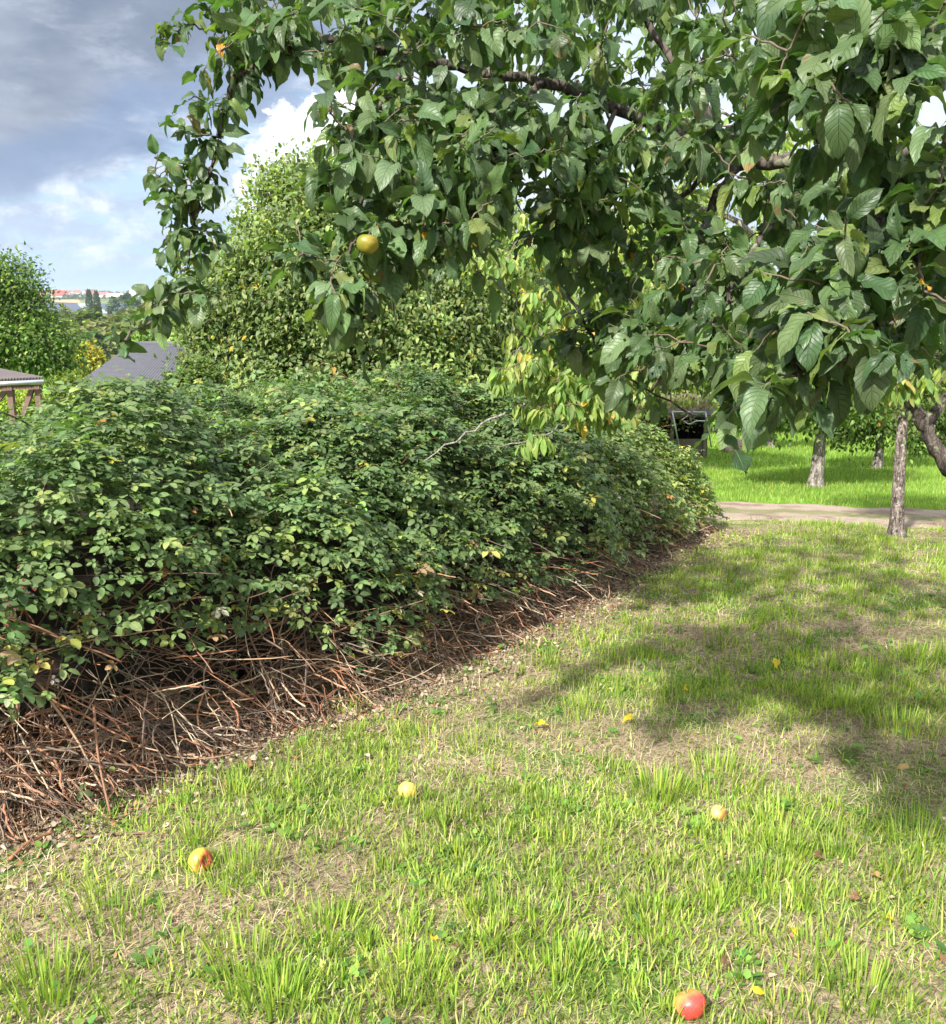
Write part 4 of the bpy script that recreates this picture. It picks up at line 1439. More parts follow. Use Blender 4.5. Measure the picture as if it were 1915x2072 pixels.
def blades(acc_, n, y0, y1, hmin, hmax, wid, cols, w, mask, lean=0.35, flat=0.0, three=False, clump=0, hmod=None):
    u = rng.random(n)
    y = np.sqrt(y0 ** 2 + u * (y1 ** 2 - y0 ** 2))
    x = rng.uniform(-1, 1, n) * cells_x(y)
    if clump:
        # blades gathered in tufts
        m = max(1, n // clump)
        yc = np.sqrt(y0 ** 2 + rng.random(m) * (y1 ** 2 - y0 ** 2))
        xc = rng.uniform(-1, 1, m) * cells_x(yc)
        i = rng.integers(0, m, n)
        sg = rng.uniform(0.010, 0.045, m)
        x = xc[i] + rng.standard_normal(n) * sg[i]
        y = yc[i] + rng.standard_normal(n) * sg[i]
        hs = rng.uniform(0.6, 1.3, m)[i]
        cx_, cy_ = x - xc[i], y - yc[i]
    else:
        hs = np.ones(n)
        cx_ = cy_ = np.zeros(n)
    s, _ = foot_dist(x, y)
    k = mask(x, y, s) > rng.random(n)
    x, y, hs, cx_, cy_ = x[k], y[k], hs[k], cx_[k], cy_[k]
    n = len(x)
    z = gh(x, y) - 0.004
    h = rng.uniform(hmin, hmax, n) * hs
    if hmod is not None:
        h = h * hmod(x, y)
    a = rng.uniform(0, 6.28, n)
    hd = np.stack([np.cos(a), np.sin(a), np.zeros(n)], -1)
    hd[:, 0] += cx_ * 22
    hd[:, 1] += cy_ * 22
    hd /= np.linalg.norm(hd, axis=1, keepdims=True)
    ln = np.abs(rng.normal(lean, 0.22, n)) + flat
    up = np.array([0, 0, 1.0])
    wv = np.cross(hd, up) + hd * rng.normal(0, 0.4, (n, 1))
    W = wid * rng.uniform(0.6, 1.3, n)
    base = np.stack([x, y, z], -1)
    ts = (0, 0.55, 1.0) if three else (0, 0.33, 0.7, 1.0)
    wd = (1, 0.75) if three else (0.85, 1.0, 0.65)
    V = []
    ca = np.cos(ln)[:, None]
    sa = np.sin(np.minimum(ln, 1.5))[:, None]
    for i, t in enumerate(ts):
        hz = np.clip(ca, 0.02, 1) * t - 0.30 * ln[:, None] * t * t * 0.6
        c = base + up * (h[:, None] * np.clip(hz, 0.0, None)) + hd * (h[:, None] * sa * (t ** 1.3))
        c[:, 2] += 0.004
        if i < len(wd):
            V += [c - wv * (W * wd[i] / 2)[:, None], c + wv * (W * wd[i] / 2)[:, None]]
        else:
            V.append(c)
    V = np.stack(V, 1)
    nv = V.shape[1]
    off = (np.arange(n) * nv)[:, None, None]
    if three:
        q = np.array([[0, 1, 3, 2]]); t3 = np.array([[2, 3, 4]])
    else:
        q = np.array([[0, 1, 3, 2], [2, 3, 5, 4]]); t3 = np.array([[4, 5, 6]])
    C = pal(n, cols, w, 0.14)
    C = C * (0.8 + 0.4 * vn(x * 2.3, y * 2.3, 101))[:, None]
    acc_.add(V.reshape(-1, 3), [(q[None] + off).reshape(-1, 4), (t3[None] + off).reshape(-1, 3)], np.repeat(C, nv, 0), None)
    return n


def g_patch(x, y):
    """where the sward is lush (1) or thin (0)"""
    v = fbm(x * 1.1, y * 1.1, 200, 3)
    return np.clip((v - 0.35) / 0.16, 0, 1)


def m_green(x, y, s):
    edge = np.clip((-s - 0.05) / 0.35, 0, 1)
    onp = np.abs(path_off(x, y)) < PW * 0.9
    return edge * (0.18 + 0.82 * g_patch(x, y)) * np.where(onp, 0.015, 1)


def m_dry(x, y, s):
    edge = np.clip((-s + 0.1) / 0.2, 0, 1)
    onp = np.abs(path_off(x, y)) < PW * 0.95
    return edge * (1.0 - 0.6 * g_patch(x, y)) * np.where(onp, 0.02, 1)


GC = [(0.29, 0.40, 0.065), (0.21, 0.33, 0.05), (0.38, 0.46, 0.095), (0.12, 0.21, 0.04), (0.48, 0.46, 0.21)]
GW = (5, 4.5, 3.2, 2.2, 1.8)
DC = [(0.42, 0.33, 0.20), (0.31, 0.23, 0.14), (0.54, 0.45, 0.30), (0.18, 0.13, 0.08)]
hm = lambda x, y: 0.45 + 0.8 * fbm(x * 1.5, y * 1.5, 300, 2)
gr = Acc()
cnt = 0
cnt += blades(gr, 85000, 1.3, 4.5, 0.015, 0.060, 0.0038, GC, GW, m_green, lean=0.65, hmod=hm)
cnt += blades(gr, 26000, 1.3, 4.5, 0.035, 0.09, 0.0042, GC, GW, m_green, clump=26, lean=0.35, hmod=hm)
cnt += blades(gr, 40000, 1.3, 4.5, 0.010, 0.028, 0.0070, [(0.14, 0.22, 0.05), (0.19, 0.27, 0.07), (0.25, 0.29, 0.09)], None, m_green, lean=0.9)
cnt += blades(gr, 100000, 4.5, 10.5, 0.02, 0.065, 0.0055, GC, GW, m_green, three=True, lean=0.6, hmod=hm)
cnt += blades(gr, 34000, 4.5, 10.5, 0.05, 0.105, 0.0055, GC, GW, m_green, clump=26, three=True, lean=0.35, hmod=hm)
OGC = [(0.21, 0.31, 0.06), (0.16, 0.26, 0.05), (0.29, 0.37, 0.08)]
m_orch = lambda x, y, s: np.where(path_off(x, y) > PW * 0.88, 1.0, 0) * np.where((s < -0.1) | (y > 15), 1, 0)
cnt += blades(gr, 60000, 10.5, 18, 0.05, 0.10, 0.009, OGC, None, lambda x, y, s: np.maximum(m_orch(x, y, s), m_green(x, y, s) * (path_off(x, y) < -PW * 0.9)), three=True)
cnt += blades(gr, 50000, 18, 34, 0.07, 0.13, 0.018, OGC, None, m_orch, three=True)
def tuft(px, py, n, h, rad, lean=0.28, wid=0.0042):
    g = onground(px, py)
    save = None
    a = rng.uniform(0, 6.28, n)
    rr = rad * np.sqrt(rng.random(n))
    for t_ in range(1):
        bx, by = g.x + rr * np.cos(a), g.y + rr * np.sin(a)
        hd = np.stack([np.cos(a), np.sin(a), np.zeros(n)], -1)
        ln = np.clip(lean * (0.4 + rr / rad) + rng.normal(0, .1, n), 0, 1.2)
        H = h * rng.uniform(.55, 1.1, n)
        wv = np.cross(hd, [0, 0, 1.0])
        wv = wv * np.cos(.6) + hd * rng.uniform(-1, 1, (n, 1)) * .7
        base = np.stack([bx, by, gh(bx, by)], -1)
        V = []
        for i_, t in enumerate((0, .4, .75, 1.0)):
            c = base + np.array([0, 0, 1.0]) * (H * np.cos(ln) * (t - .25 * ln * t * t))[:, None] + hd * (H * np.sin(ln) * t ** 1.4)[:, None]
            if i_ < 3:
                w_ = wid * (.9, 1, .6)[i_] / 2
                V += [c - wv * w_, c + wv * w_]
            else:
                V.append(c)
        V = np.stack(V, 1)
        off = (np.arange(n) * 7)[:, None, None]
        gr.add(V.reshape(-1, 3), [(np.array([[0, 1, 3, 2], [2, 3, 5, 4]])[None] + off).reshape(-1, 4), (np.array([[4, 5, 6]])[None] + off).reshape(-1, 3)],
               np.repeat(pal(n, GC[:4], (4, 4, 3, 2), .12), 7, 0), None)


for (px, py, n_, h_, r_) in [(1335, 1610, 380, .16, .085), (1450, 1575, 420, .13, .13), (1240, 1560, 120, .12, .06), (480, 1760, 330, .13, .10), (395, 1700, 150, .12, .045),
                             (860, 1660, 60, .11, .02), (700, 1440, 200, .10, .08), (1175, 1440, 160, .12, .08), (1110, 1640, 130, .12, .07), (1580, 1700, 300, .14, .13),
                             (1700, 1420, 260, .15, .12), (1830, 1480, 260, .15, .12), (1350, 1180, 260, .14, .16), (1420, 1130, 300, .14, .2), (660, 1900, 220, .13, .08),
                             (230, 1860, 260, .12, .10), (90, 2010, 260, .16, .08), (500, 1960, 240, .15, .08), (560, 2030, 200, .16, .06), (1560, 1800, 200, .12, .09),
                             (1330, 1870, 180, .12, .07), (1650, 1940, 200, .12, .08), (1010, 1880, 240, .12, .10), (820, 1990, 240, .14, .08), (1870, 1700, 260, .14, .1),
                             (1130, 1990, 240, .12, .08), (1750, 2020, 240, .14, .08), (960, 1510, 160, .11, .08), (1300, 1330, 220, .12, .12), (1600, 1250, 260, .13, .16), (1850, 1330, 260, .15, .14)]:
    tuft(px, py, int(n_ * .62), h_ * .66, r_ * 1.35)
tag(gr.build('grass', M_grass), 'patchy bright green grass covering the lawn and orchard', kind='stuff')
print('grass blades', cnt)
dr = Acc()
cnt = blades(dr, 100000, 1.3, 4.5, 0.02, 0.075, 0.0022, DC, (4, 3, 3, 2), m_dry, lean=1.2, flat=0.25)
cnt += blades(dr, 80000, 4.5, 10.5, 0.03, 0.09, 0.0038, DC, (4, 3, 3, 1), m_dry, lean=1.2, flat=0.2, three=True)
cnt += blades(dr, 9000, 1.3, 7, 0.05, 0.12, 0.0022, DC, (4, 3, 3, 1), m_dry, lean=0.5, three=True)
tag(dr.build('dry_grass', M_thatch), 'dry straw coloured grass and clippings between the green tufts', kind='stuff')
print('dry', cnt)

# litter strip at the hedge foot: dead leaves and chips
T_chip = [leaf_tmpl(0.30, 3, 1, 0.3, 0.8, 0.08, 0, seed=i + 200, twist=i * 0.5 - .5) for i in range(4)]
li = Acc()
n = 11000
t = rng.uniform(0, FL[12], n)
fxy = np.stack([np.interp(t, FL, FOOT[:, 0]), np.interp(t, FL, FOOT[:, 1])], -1)
nx_, ny_ = np.gradient(FOOT[:, 1], FL), np.gradient(FOOT[:, 0], FL)
inx, iny = -np.interp(t, FL, nx_), np.interp(t, FL, ny_)
sft = rng.normal(-0.02, 0.20, n)
x, y = fxy[:, 0] + inx * sft, fxy[:, 1] + iny * sft
P = np.stack([x, y, gh(x, y) + rng.uniform(0.003, 0.02, n)], -1)
D = sph(n); D[:, 2] *= 0.3
Nh = np.array([0, 0, 1.0]) + sph(n) * 0.5
scatter(li, T_chip, P, D, Nh, rng.uniform(0.012, 0.035, n), pal(n, [(0.30, 0.23, 0.16), (0.17, 0.12, 0.08), (0.34, 0.29, 0.23), (0.26, 0.12, 0.06)], (4, 4, 1, 1)))
# scattered flecks in the lawn
n = 2600
y = np.sqrt(1.5 ** 2 + rng.random(n) * (8 ** 2 - 2)); x = rng.uniform(-1, 1, n) * cells_x(y)
s, _ = foot_dist(x, y)
k = s < 0
x, y = x[k], y[k]; n = len(x)
P = np.stack([x, y, gh(x, y) + 0.008], -1)
D = sph(n); D[:, 2] *= 0.3
scatter(li, T_chip, P, D, np.array([0, 0, 1.0]) + sph(n) * 0.5, rng.uniform(0.01, 0.028, n), pal(n, [(0.24, 0.13, 0.08), (0.34, 0.25, 0.17), (0.14, 0.09, 0.06)], None))
tag(li.build('leaf_litter', M_litter), 'brown dead leaves and chips strewn along the foot of the thicket', kind='stuff')

# small broad-leaved weeds
wd = Acc()
T_weed = [leaf_tmpl(0.38, 4, 1, 0.2, 0.2, 0.02, 0.03, 0.8, 0.6, 0.5, seed=i + 300, pw=0.02) for i in range(3)]
lp_, ld_ = [], []
m = 900
y = np.sqrt(1.5 ** 2 + rng.random(m) * (7 ** 2 - 2)); x = rng.uniform(-1, 1, m) * cells_x(y)
s, _ = foot_dist(x, y)
for i in range(m):
    if s[i] > -0.02 or rng.random() > 0.7: continue
    for q in range(rng.integers(4, 9)):
        a = rng.uniform(0, 6.28)
        lp_.append((x[i], y[i], float(gh(x[i], y[i])) + 0.006)); ld_.append((math.cos(a), math.sin(a), rng.uniform(0.1, 0.9)))
for (px, py) in [(1510, 1955), (1500, 1990), (1400, 1680), (1585, 1640), (1850, 1900), (640, 1720), (590, 1700)]:
    g = onground(px, py)
    for q in range(16):
        a = rng.uniform(0, 6.28); e = rng.uniform(0.3, 1.0)
        lp_.append((g.x + rng.normal(0, .012), g.y + rng.normal(0, .012), g.z + 0.01)); ld_.append((math.cos(a), math.sin(a), e))
n = len(lp_)
scatter(wd, T_weed, np.array(lp_), np.array(ld_), np.tile([0, 0, 1.0], (n, 1)), rng.uniform(0.014, 0.032, n), pal(n, [(0.13, 0.26, 0.05), (0.09, 0.19, 0.05), (0.20, 0.33, 0.06)]))
tag(wd.build('weeds', M_grass), 'small broad leaved weeds growing low among the grass', kind='stuff')

# ------------------------------------------------------------------ apples
def apple_mesh(name, c, r, axis, blush, base_c, red_c, label, group=None, brown=False):
    nu, nv = 32, 24
    px_seed = float(c[0]) * 13
    th = np.linspace(0, np.pi, nv + 1)
    ph = np.linspace(0, 2 * np.pi, nu, endpoint=False)
    TH, PH = np.meshgrid(th, ph, indexing='ij')
    rr = r * (1 + 0.03 * np.cos(PH * 5) * np.sin(TH) ** 2 * (TH > 1.5))
    rr = rr * (1 + 0.07 * (fbm(PH * 1.1 + px_seed, TH * 1.3, 3, 2) - 0.5) * 2 * np.sin(TH) ** 2)
    dim = 1 - 0.42 * np.exp(-(TH / 0.32) ** 2) - 0.22 * np.exp(-((np.pi - TH) / 0.30) ** 2)
    wid = 1.0 + 0.06 * np.cos(TH)
    V = np.stack([rr * np.sin(TH) * np.cos(PH) * wid, rr * np.sin(TH) * np.sin(PH) * wid, 0.9 * rr * np.cos(TH) * dim], -1).reshape(-1, 3)
    from mathutils import Quaternion
    q = Vector((0, 0, 1)).rotation_difference(Vector(axis).normalized())
    M = np.array(q.to_matrix())
    Vw = V @ M.T
    i = np.arange(nv)[:, None] * nu
    j = np.arange(nu)[None]
    F_ = np.stack([i + j, i + nu + j, i + nu + (j + 1) % nu, i + (j + 1) % nu], -1).reshape(-1, 4)
    b = np.array(Vector(blush).normalized())
    d = (Vw / r) @ b + 0.18 * (fbm(PH.ravel() * 5, TH.ravel() * 1.2, 7) - 0.5) * 2
    f = np.clip((d - 0.05) / 0.5, 0, 1)[:, None]
    C = np.array(base_c) * (1 - f) + np.array(red_c) * f
    if brown:
        f2 = np.clip(((Vw / r) @ np.array([0.75, -0.5, -0.3]) - 0.45) / 0.1, 0, 1)[:, None]
        C = C * (1 - f2) + np.array((0.30, 0.14, 0.04)) * f2
    root = empty(name, c, label, 'apple', group)
    m = APMAT
    mk('skin', Vw + np.array(c), [F_], m, root, col=C)
    st = Acc()
    ax = np.array(Vector(axis).normalized())
    p0 = np.array(c) + ax * r * 0.48
    st.tube(smooth_path([p0, p0 + ax * r * 0.35 + np.array([.001, 0, 0]), p0 + ax * r * 0.62 + np.array([.004, 0, 0.001])], 3), 0.0013, 5)
    st.build('stalk', M_twig, root)
    return root


APMAT, n_ = new_mat('apple_skin')
_c = n_.n('ShaderNodeAttribute', attribute_name='Col').outputs[0]
_p = n_.n('ShaderNodeTexCoord').outputs['Object']
_sp = n_.n('ShaderNodeTexVoronoi', {'Vector': _p, 'Scale': 190.0}).outputs[0]
_cc = n_.mix(n_.m('MULTIPLY', n_.ss(_sp, 0.22, 0.1), 0.35), _c, (0.5, 0.42, 0.2))
_cc = n_.mix(n_.m('MULTIPLY', n_.noise(_p, 60, 3), 0.35), _cc, n_.mix(1.0, _cc, (0.55, 0.5, 0.5), 'MULTIPLY'))
_cc = n_.mix(n_.m('MULTIPLY', n_.ss(n_.noise(_p, 38, 3), 0.60, 0.66), 0.75), _cc, (0.16, 0.085, 0.035))
_b = n_.n('ShaderNodeBsdfPrincipled', {'Base Color': _cc, 'Roughness': 0.42, 'Specular IOR Level': 0.5, 'Subsurface Weight': 0.0})
n_.t.links.new(_b.outputs[0], n_.n('ShaderNodeOutputMaterial').inputs[0])

YEL, RED = (0.62, 0.52, 0.06), (0.42, 0.04, 0.03)


def gapple(px, py, r, axis, blush, bc, rc, label, brown=False):
    # py is the apple's lower edge in the photo
    g = onground(px, py)
    c = g + Vector((0, 0, r * 0.66)) + Vector((0, 0.02, 0))
    return apple_mesh('apple', c, r, axis, blush, bc, rc, label, 'windfall apples in the grass', brown)


gapple(402, 1764, 0.038, (0.9, -0.5, 0.35), (0.95, -0.35, -0.1), YEL, RED, 'yellow windfall apple with one dark red cheek on its right')
gapple(825, 1617, 0.036, (-0.2, -0.4, -0.8), (0.9, -0.3, -0.3), (0.62, 0.60, 0.13), (0.6, 0.30, 0.06), 'pale yellow windfall apple in the middle of the near lawn')
gapple(1400, 2064, 0.037, (-0.3, 0.5, 0.8), (0.35, -0.8, 0.1), (0.62, 0.30, 0.08), (0.60, 0.055, 0.045), 'bright red windfall apple near the bottom of the picture')
gapple(1457, 1662, 0.028, (0.3, -0.2, 0.9), (0.8, -0.5, 0.0), (0.60, 0.50, 0.14), (0.48, 0.26, 0.06), 'small half rotten yellow windfall apple with a brown side', True)
for (px, py, Y, r, lab, bc, rc) in [
        (744, 494, 2.08, 0.024, 'green yellow apple hanging among the leaves of the middle bough', (0.15, 0.16, 0.012), (0.24, 0.20, 0.02)),
        (1700, 622, 2.3, 0.026, 'orange flushed apple half hidden among leaves at the right', (0.40, 0.28, 0.02), (0.45, 0.22, 0.02))]:
    o = apple_mesh('apple', at(px, py, Y), r, (0.1, 0.1, 1), (0.6, -0.6, -.2), bc, rc, lab, 'apples still on the tree')

# fallen yellow leaves
T_fall = [leaf_tmpl(0.30, 8, 2, 0.5, 0.7, 0.13, 0.02, 0.95, 0.6, 0.25, seed=i + 400, twist=0.6 * i + 0.3) for i in range(3)]
fl = [(1571, 1350, 'bright yellow fallen leaf on the shaded grass in mid lawn', 0), (1283, 1463, 'yellow fallen leaf left of the shaded patch', 0),
      (1110, 1482, 'small golden fallen leaf left of centre in the lawn', 0), (885, 1932, 'yellow fallen leaf in the tall grass at the bottom centre', 0),
      (1612, 1918, 'narrow yellow leaf standing on edge in the grass', 0), (1800, 1888, 'large yellow leaf with brown base at the lower right', 0),
      (1845, 1570, 'faded orange leaf in the shade at the right edge', 1), (1825, 1620, 'curled brown leaf beside the dark tuft at the right', 2),
      (1455, 1980, 'reddish dead leaf above the red apple', 2), (1785, 1800, 'tan dead leaf lying flat in the lower right lawn', 1),
      (1740, 1830, 'narrow brown curled leaf left of the tan leaf', 2), (1640, 1755, 'small dark red leaf in the bare patch', 2),
      (1380, 1415, 'little yellow leaf under the branch shadow', 0), (1900, 1950, 'rusty brown leaf at the right edge near the bottom', 2),
      (1515, 2025, 'small orange yellow leaf right of the red apple', 0), (930, 1945, 'orange brown leaf beside the bottom centre yellow leaf', 2),
      (655, 1405, 'rust coloured dead leaf on the litter by the canes', 2), (1130, 1275, 'pale fallen leaf at the edge of the thicket', 1)]
for (px, py, lab, kk) in fl:
    g = onground(px, py)
    ac = Acc()
    c0 = [(0.70, 0.50, 0.03), (0.45, 0.30, 0.14), (0.22, 0.12, 0.065)][kk]
    up = np.array([[rng.normal(0, .3), -0.55, 0.8]])
    a = rng.uniform(0, 6.28)
    lift = 0.035 if g.y < 4 else 0.045
    scatter(ac, T_fall, np.array([[g.x, g.y, g.z + lift]]), np.array([[math.cos(a), math.sin(a), 0.12]]), up, np.array([rng.uniform(0.030, 0.044) + 0.005 * g.y * (g.y > 3)]), np.array([c0]))
    o = ac.build('fallen_leaf', M_apple, None, loc=(g.x, g.y, g.z + lift))
    tag(o, lab, 'leaf', 'fallen leaves on the lawn')

# ------------------------------------------------------------------ shed at the left edge
def plank_mat(name, a, b, scale=14):
    m, n = new_mat(name)
    pos = n.n('ShaderNodeTexCoord').outputs['Object']
    mp = n.n('ShaderNodeMapping', {0: pos, 'Scale': (1, 1, 0.12)}).outputs[0]
    nz = n.noise(mp, scale, 5, 0.6, 0.4)
    c = n.mix(nz, a, b)
    bm = n.n('ShaderNodeBump', {'Strength': 0.5, 'Distance': 0.01, 'Height': nz})
    p = n.n('ShaderNodeBsdfPrincipled', {'Base Color': c, 'Roughness': 0.85, 'Normal': bm.outputs[0]})
    n.t.links.new(p.outputs[0], n.n('ShaderNodeOutputMaterial').inputs[0])
    return m


M_wood = plank_mat('weathered_timber', (0.09, 0.055, 0.042), (0.19, 0.125, 0.095))
M_plank = plank_mat('grey_planks', (0.10, 0.075, 0.06), (0.26, 0.20, 0.165), 8)
M_tar = simple_mat('corrugated_sheet', (0.10, 0.085, 0.085), 0.6, 0.25, 4)
M_metal = simple_mat('galvanised_metal', (0.45, 0.48, 0.50), 0.35, 0.15, 6, metallic=0.6)
SY = 15.0
s0 = at(82, 835, SY)
shed = empty('open_shed', (at(40, 850, SY).x - 1, SY, float(gh(-8, SY))), 'open timber shed with corrugated roof at the left edge above the thicket', 'shed')
gz = float(gh(-7, SY)) - 0.05
for (px, yo) in ((76, 0), (20, 0), (-60, 0), (76, 2.4), (-60, 2.4)):
    t_ = at(px, 778, SY)
    ac = Acc()
    x = t_.x
    x -= 1.9 if yo else 0
    ac.box((x, SY + yo, (gz + t_.z) / 2), (0.085, 0.085, t_.z - gz))
    ac.build('post', M_wood, shed, smooth=False)
for (xa, ya, xb, yb) in ((66, 784, 48, 838), (15, 786, -8, 815), (-20, 786, -50, 840)):
    a_, b_ = at(xa, ya, SY), at(xb, yb, SY)
    ac = Acc()
    mid = (a_ + b_) / 2
    ac.box(mid + Vector((0, -0.01, 0)), (0.075, 0.06, (a_ - b_).length), ry=math.atan2((a_ - b_).x, (a_ - b_).z))
    ac.build('brace', M_wood, shed, smooth=False)
e0, e1 = at(90, 772, SY - .2), at(-120, 782, SY - .2)
ac = Acc()
ac.tube([e0, e1], 0.035, 8)
ac.build('gutter', M_metal, shed)
ac = Acc()
bz = at(85, 780, SY)
ac.box(((at(85, 780, SY).x + at(-120, 787, SY).x) / 2, SY, at(0, 783, SY).z), (abs(at(85, 780, SY).x - at(-120, 787, SY).x), 0.06, 0.07))
ac.build('eaves_beam', M_wood, shed, smooth=False)
# corrugated roof
ra, rb = at(88, 768, SY - .15), at(-125, 776, SY - .15)
k1, k2 = 220, 6
rows = []
for i in range(k1 + 1):
    t = i / k1
    p = ra.lerp(rb, t)
    for j in range(k2 + 1):
        v = j / k2
        rows.append((p.x - v * 2.0, p.y + v * 2.2, p.z + 0.03 + v * 0.03 + 0.022 * math.sin(t * 2 * math.pi * 34)))
rows = np.array(rows)
rows2 = rows.copy(); rows2[:, 2] -= 0.014
i = np.arange(k1)[:, None] * (k2 + 1)
j = np.arange(k2)[None]
q = np.stack([i + j, i + j + 1, i + k2 + 2 + j, i + k2 + 1 + j], -1).reshape(-1, 4)
m_ = len(rows)
i0 = np.arange(k1) * (k2 + 1)
edge_ = np.stack([i0, i0 + k2 + 1, i0 + k2 + 1 + m_, i0 + m_], -1)
mk('roof', np.concatenate([rows, rows2]), [q, q[:, ::-1] + m_, edge_], M_tar, shed, smooth=True)

# ------------------------------------------------------------------ tiled roof behind the thicket
HY = 42.0
M_tile, n = new_mat('grey_tiles')
uvv = n.n('ShaderNodeSeparateXYZ', {0: n.n('ShaderNodeAttribute', attribute_name='luv').outputs[1]})
pos = n.n('ShaderNodeTexCoord').outputs['Object']
course = n.m('FRACT', n.m('MULTIPLY', uvv.outputs[1], 13.0))
c = n.mix(n.noise(pos, 3.0, 3), (0.066, 0.067, 0.082), (0.10, 0.10, 0.12))
c = n.mix(n.m('MULTIPLY', n.ss(course, 0.10, 0.02), 0.5), c, (0.06, 0.055, 0.07))
p = n.n('ShaderNodeBsdfPrincipled', {'Base Color': c, 'Roughness': 0.6})
n.t.links.new(p.outputs[0], n.n('ShaderNodeOutputMaterial').inputs[0])
hut = empty('garden_house', (at(300, 760, HY).x, HY + 2.5, float(gh(-15, HY + 2.5))), 'low house with grey tiled roof seen over the thicket on the left', 'house')
r0_, r1_ = at(272, 697, HY + 3.2), at(440, 697, HY + 2.0)      # ridge
e0_, e1_ = at(105, 812, HY), at(395, 818, HY - 1.2)              # eaves
ku, kv = 480, 13
Vv, Uv = [], []
for j in range(kv + 1):
    v = j / kv
    for st_ in (0, 1):
        if j == kv and st_ == 1: break
        for i in range(ku + 1):
            t = i / ku
            a_ = e0_.lerp(e1_, t); b_ = r0_.lerp(r1_, t)
            vv = v if st_ == 0 else (j + 1) / kv - 0.0005
            p = a_.lerp(b_, vv)
            zz = 0.085 * abs(math.sin(t * math.pi * 40)) ** 0.8 + (0.02 if st_ == 0 else 0.0)
            Vv.append((p.x, p.y, p.z + zz)); Uv.append((t, vv))
nr_ = len(Vv) // (ku + 1)
i = np.arange(nr_ - 1)[:, None] * (ku + 1)
j = np.arange(ku)[None]
q = np.stack([i + j, i + j + 1, i + ku + 2 + j, i + ku + 1 + j], -1).reshape(-1, 4)
roof = mk('roof', np.array(Vv), [q], M_tile, hut, uv=np.array(Uv), smooth=False)
# back slope, ridge cap, walls
bk0 = r0_ + (r0_ - e0_) * 0.9; bk1 = r1_ + (r1_ - e1_) * 0.9
bk0.z = e0_.z; bk1.z = e1_.z
ac = Acc()
ac.add([tuple(r0_), tuple(r1_), tuple(bk1), tuple(bk0)], np.array([[0, 1, 2, 3]]))
ac.build('back_roof', M_tile, hut, smooth=False)
ac = Acc(); ac.tube([r0_ + Vector((0, 0, .05)), r1_ + Vector((0, 0, .05))], 0.11, 8); ac.build('ridge_cap', M_tile, hut)
gzz = float(gh(-15, HY)) - 0.3
ins = 0.25
f0 = e0_.lerp(r0_, 0.05) + Vector((ins, 0, 0)); f1 = e1_.lerp(r1_, 0.05) - Vector((ins, 0, 0))
b0 = bk0.lerp(r0_, 0.05) + Vector((ins, 0, 0)); b1 = bk1.lerp(r1_, 0.05) - Vector((ins, 0, 0))
g0 = r0_ + Vector((ins, 0, -.15)); g1 = r1_ + Vector((-ins, 0, -.15))
Vw = [tuple(v) for v in (f0 - Vector((0, 0, .1)), f1 - Vector((0, 0, .1)), b1 - Vector((0, 0, .1)), b0 - Vector((0, 0, .1)))]
Vw += [(v[0], v[1], gzz) for v in Vw] + [tuple(g0), tuple(g1)]
ac = Acc()
ac.add(Vw, [np.array([[0, 4, 5, 1], [1, 5, 6, 2], [2, 6, 7, 3], [3, 7, 4, 0]]), np.array([[0, 8, 3], [1, 2, 9]])])
ac.build('wall', simple_mat('render_wall', (0.28, 0.22, 0.17), 0.9, 0.2, 3), hut, smooth=False)

# ------------------------------------------------------------------ dark timber shed across the track
TY = 21.0
ts = empty('timber_shed', (at(1390, 880, TY).x, TY, float(gh(4.5, TY))), 'dark timber shed with ivy on its roof behind the end of the thicket', 'shed')
gz = float(gh(4.5, TY)) - 0.1
xl, xr = at(1290, 850, TY).x, at(1432, 850, TY).x
zt = at(1390, 838, TY).z
ac = Acc()
npl = 9
for i in range(npl):        # horizontal planks
    z = gz + (zt - 0.55 - gz) * (i + .5) / npl
    ac.box(((xl + xr) / 2, TY + rng.normal(0, .006), z), (xr - xl, 0.03, (zt - .55 - gz) / npl * 0.93))
ac.build('plank_wall', M_plank, ts, smooth=False)
ac = Acc()
ac.box(((xl + xr) / 2, TY + 1.8, (gz + zt) / 2), (xr - xl, 0.05, zt - gz)); ac.box((xl, TY + .9, (gz + zt) / 2), (0.05, 1.8, zt - gz)); ac.box((xr, TY + .9, (gz + zt) / 2), (0.05, 1.8, zt - gz))
ac.build('back_wall', simple_mat('dark_boards', (0.03, 0.022, 0.02), 0.9, 0.3, 10), ts, smooth=False)
for x in (xl + .04, (xl + xr) / 2, xr - .04):
    ac = Acc(); ac.box((x, TY - .03, (gz + zt) / 2), (0.07, 0.07, zt - gz)); ac.build('post', M_plank, ts, smooth=False)
ac = Acc(); ac.box(((xl + xr) / 2, TY + .8, zt + .12), (xr - xl + .4, 2.4, 0.05), rx=0.10)
ac.build('roof', M_tar, ts, smooth=False)
iv = Acc()
n = 2600
P = np.stack([rng.uniform(xl - .3, xr + .2, n), rng.uniform(TY - .4, TY + 1.5, n), zt + .16 + abs(rng.normal(0, .10, n))], -1)
drp = rng.random(n) < 0.3
P[drp, 1] = TY - .42; P[drp, 2] = zt + .1 - rng.exponential(.18, drp.sum()); P[drp, 0] = xl + .3 + rng.normal(0, .5, drp.sum())
scatter(iv, T_broad, P, sph(n), np.array([0, -.3, 1.0]) + sph(n) * .5, rng.uniform(.06, .11, n), pal(n, [(0.16, 0.2, 0.05), (0.28, 0.24, 0.1), (0.3, 0.2, 0.12), (0.1, 0.15, 0.04)]))
tag(iv.build('creeper', M_tree, ts), None)
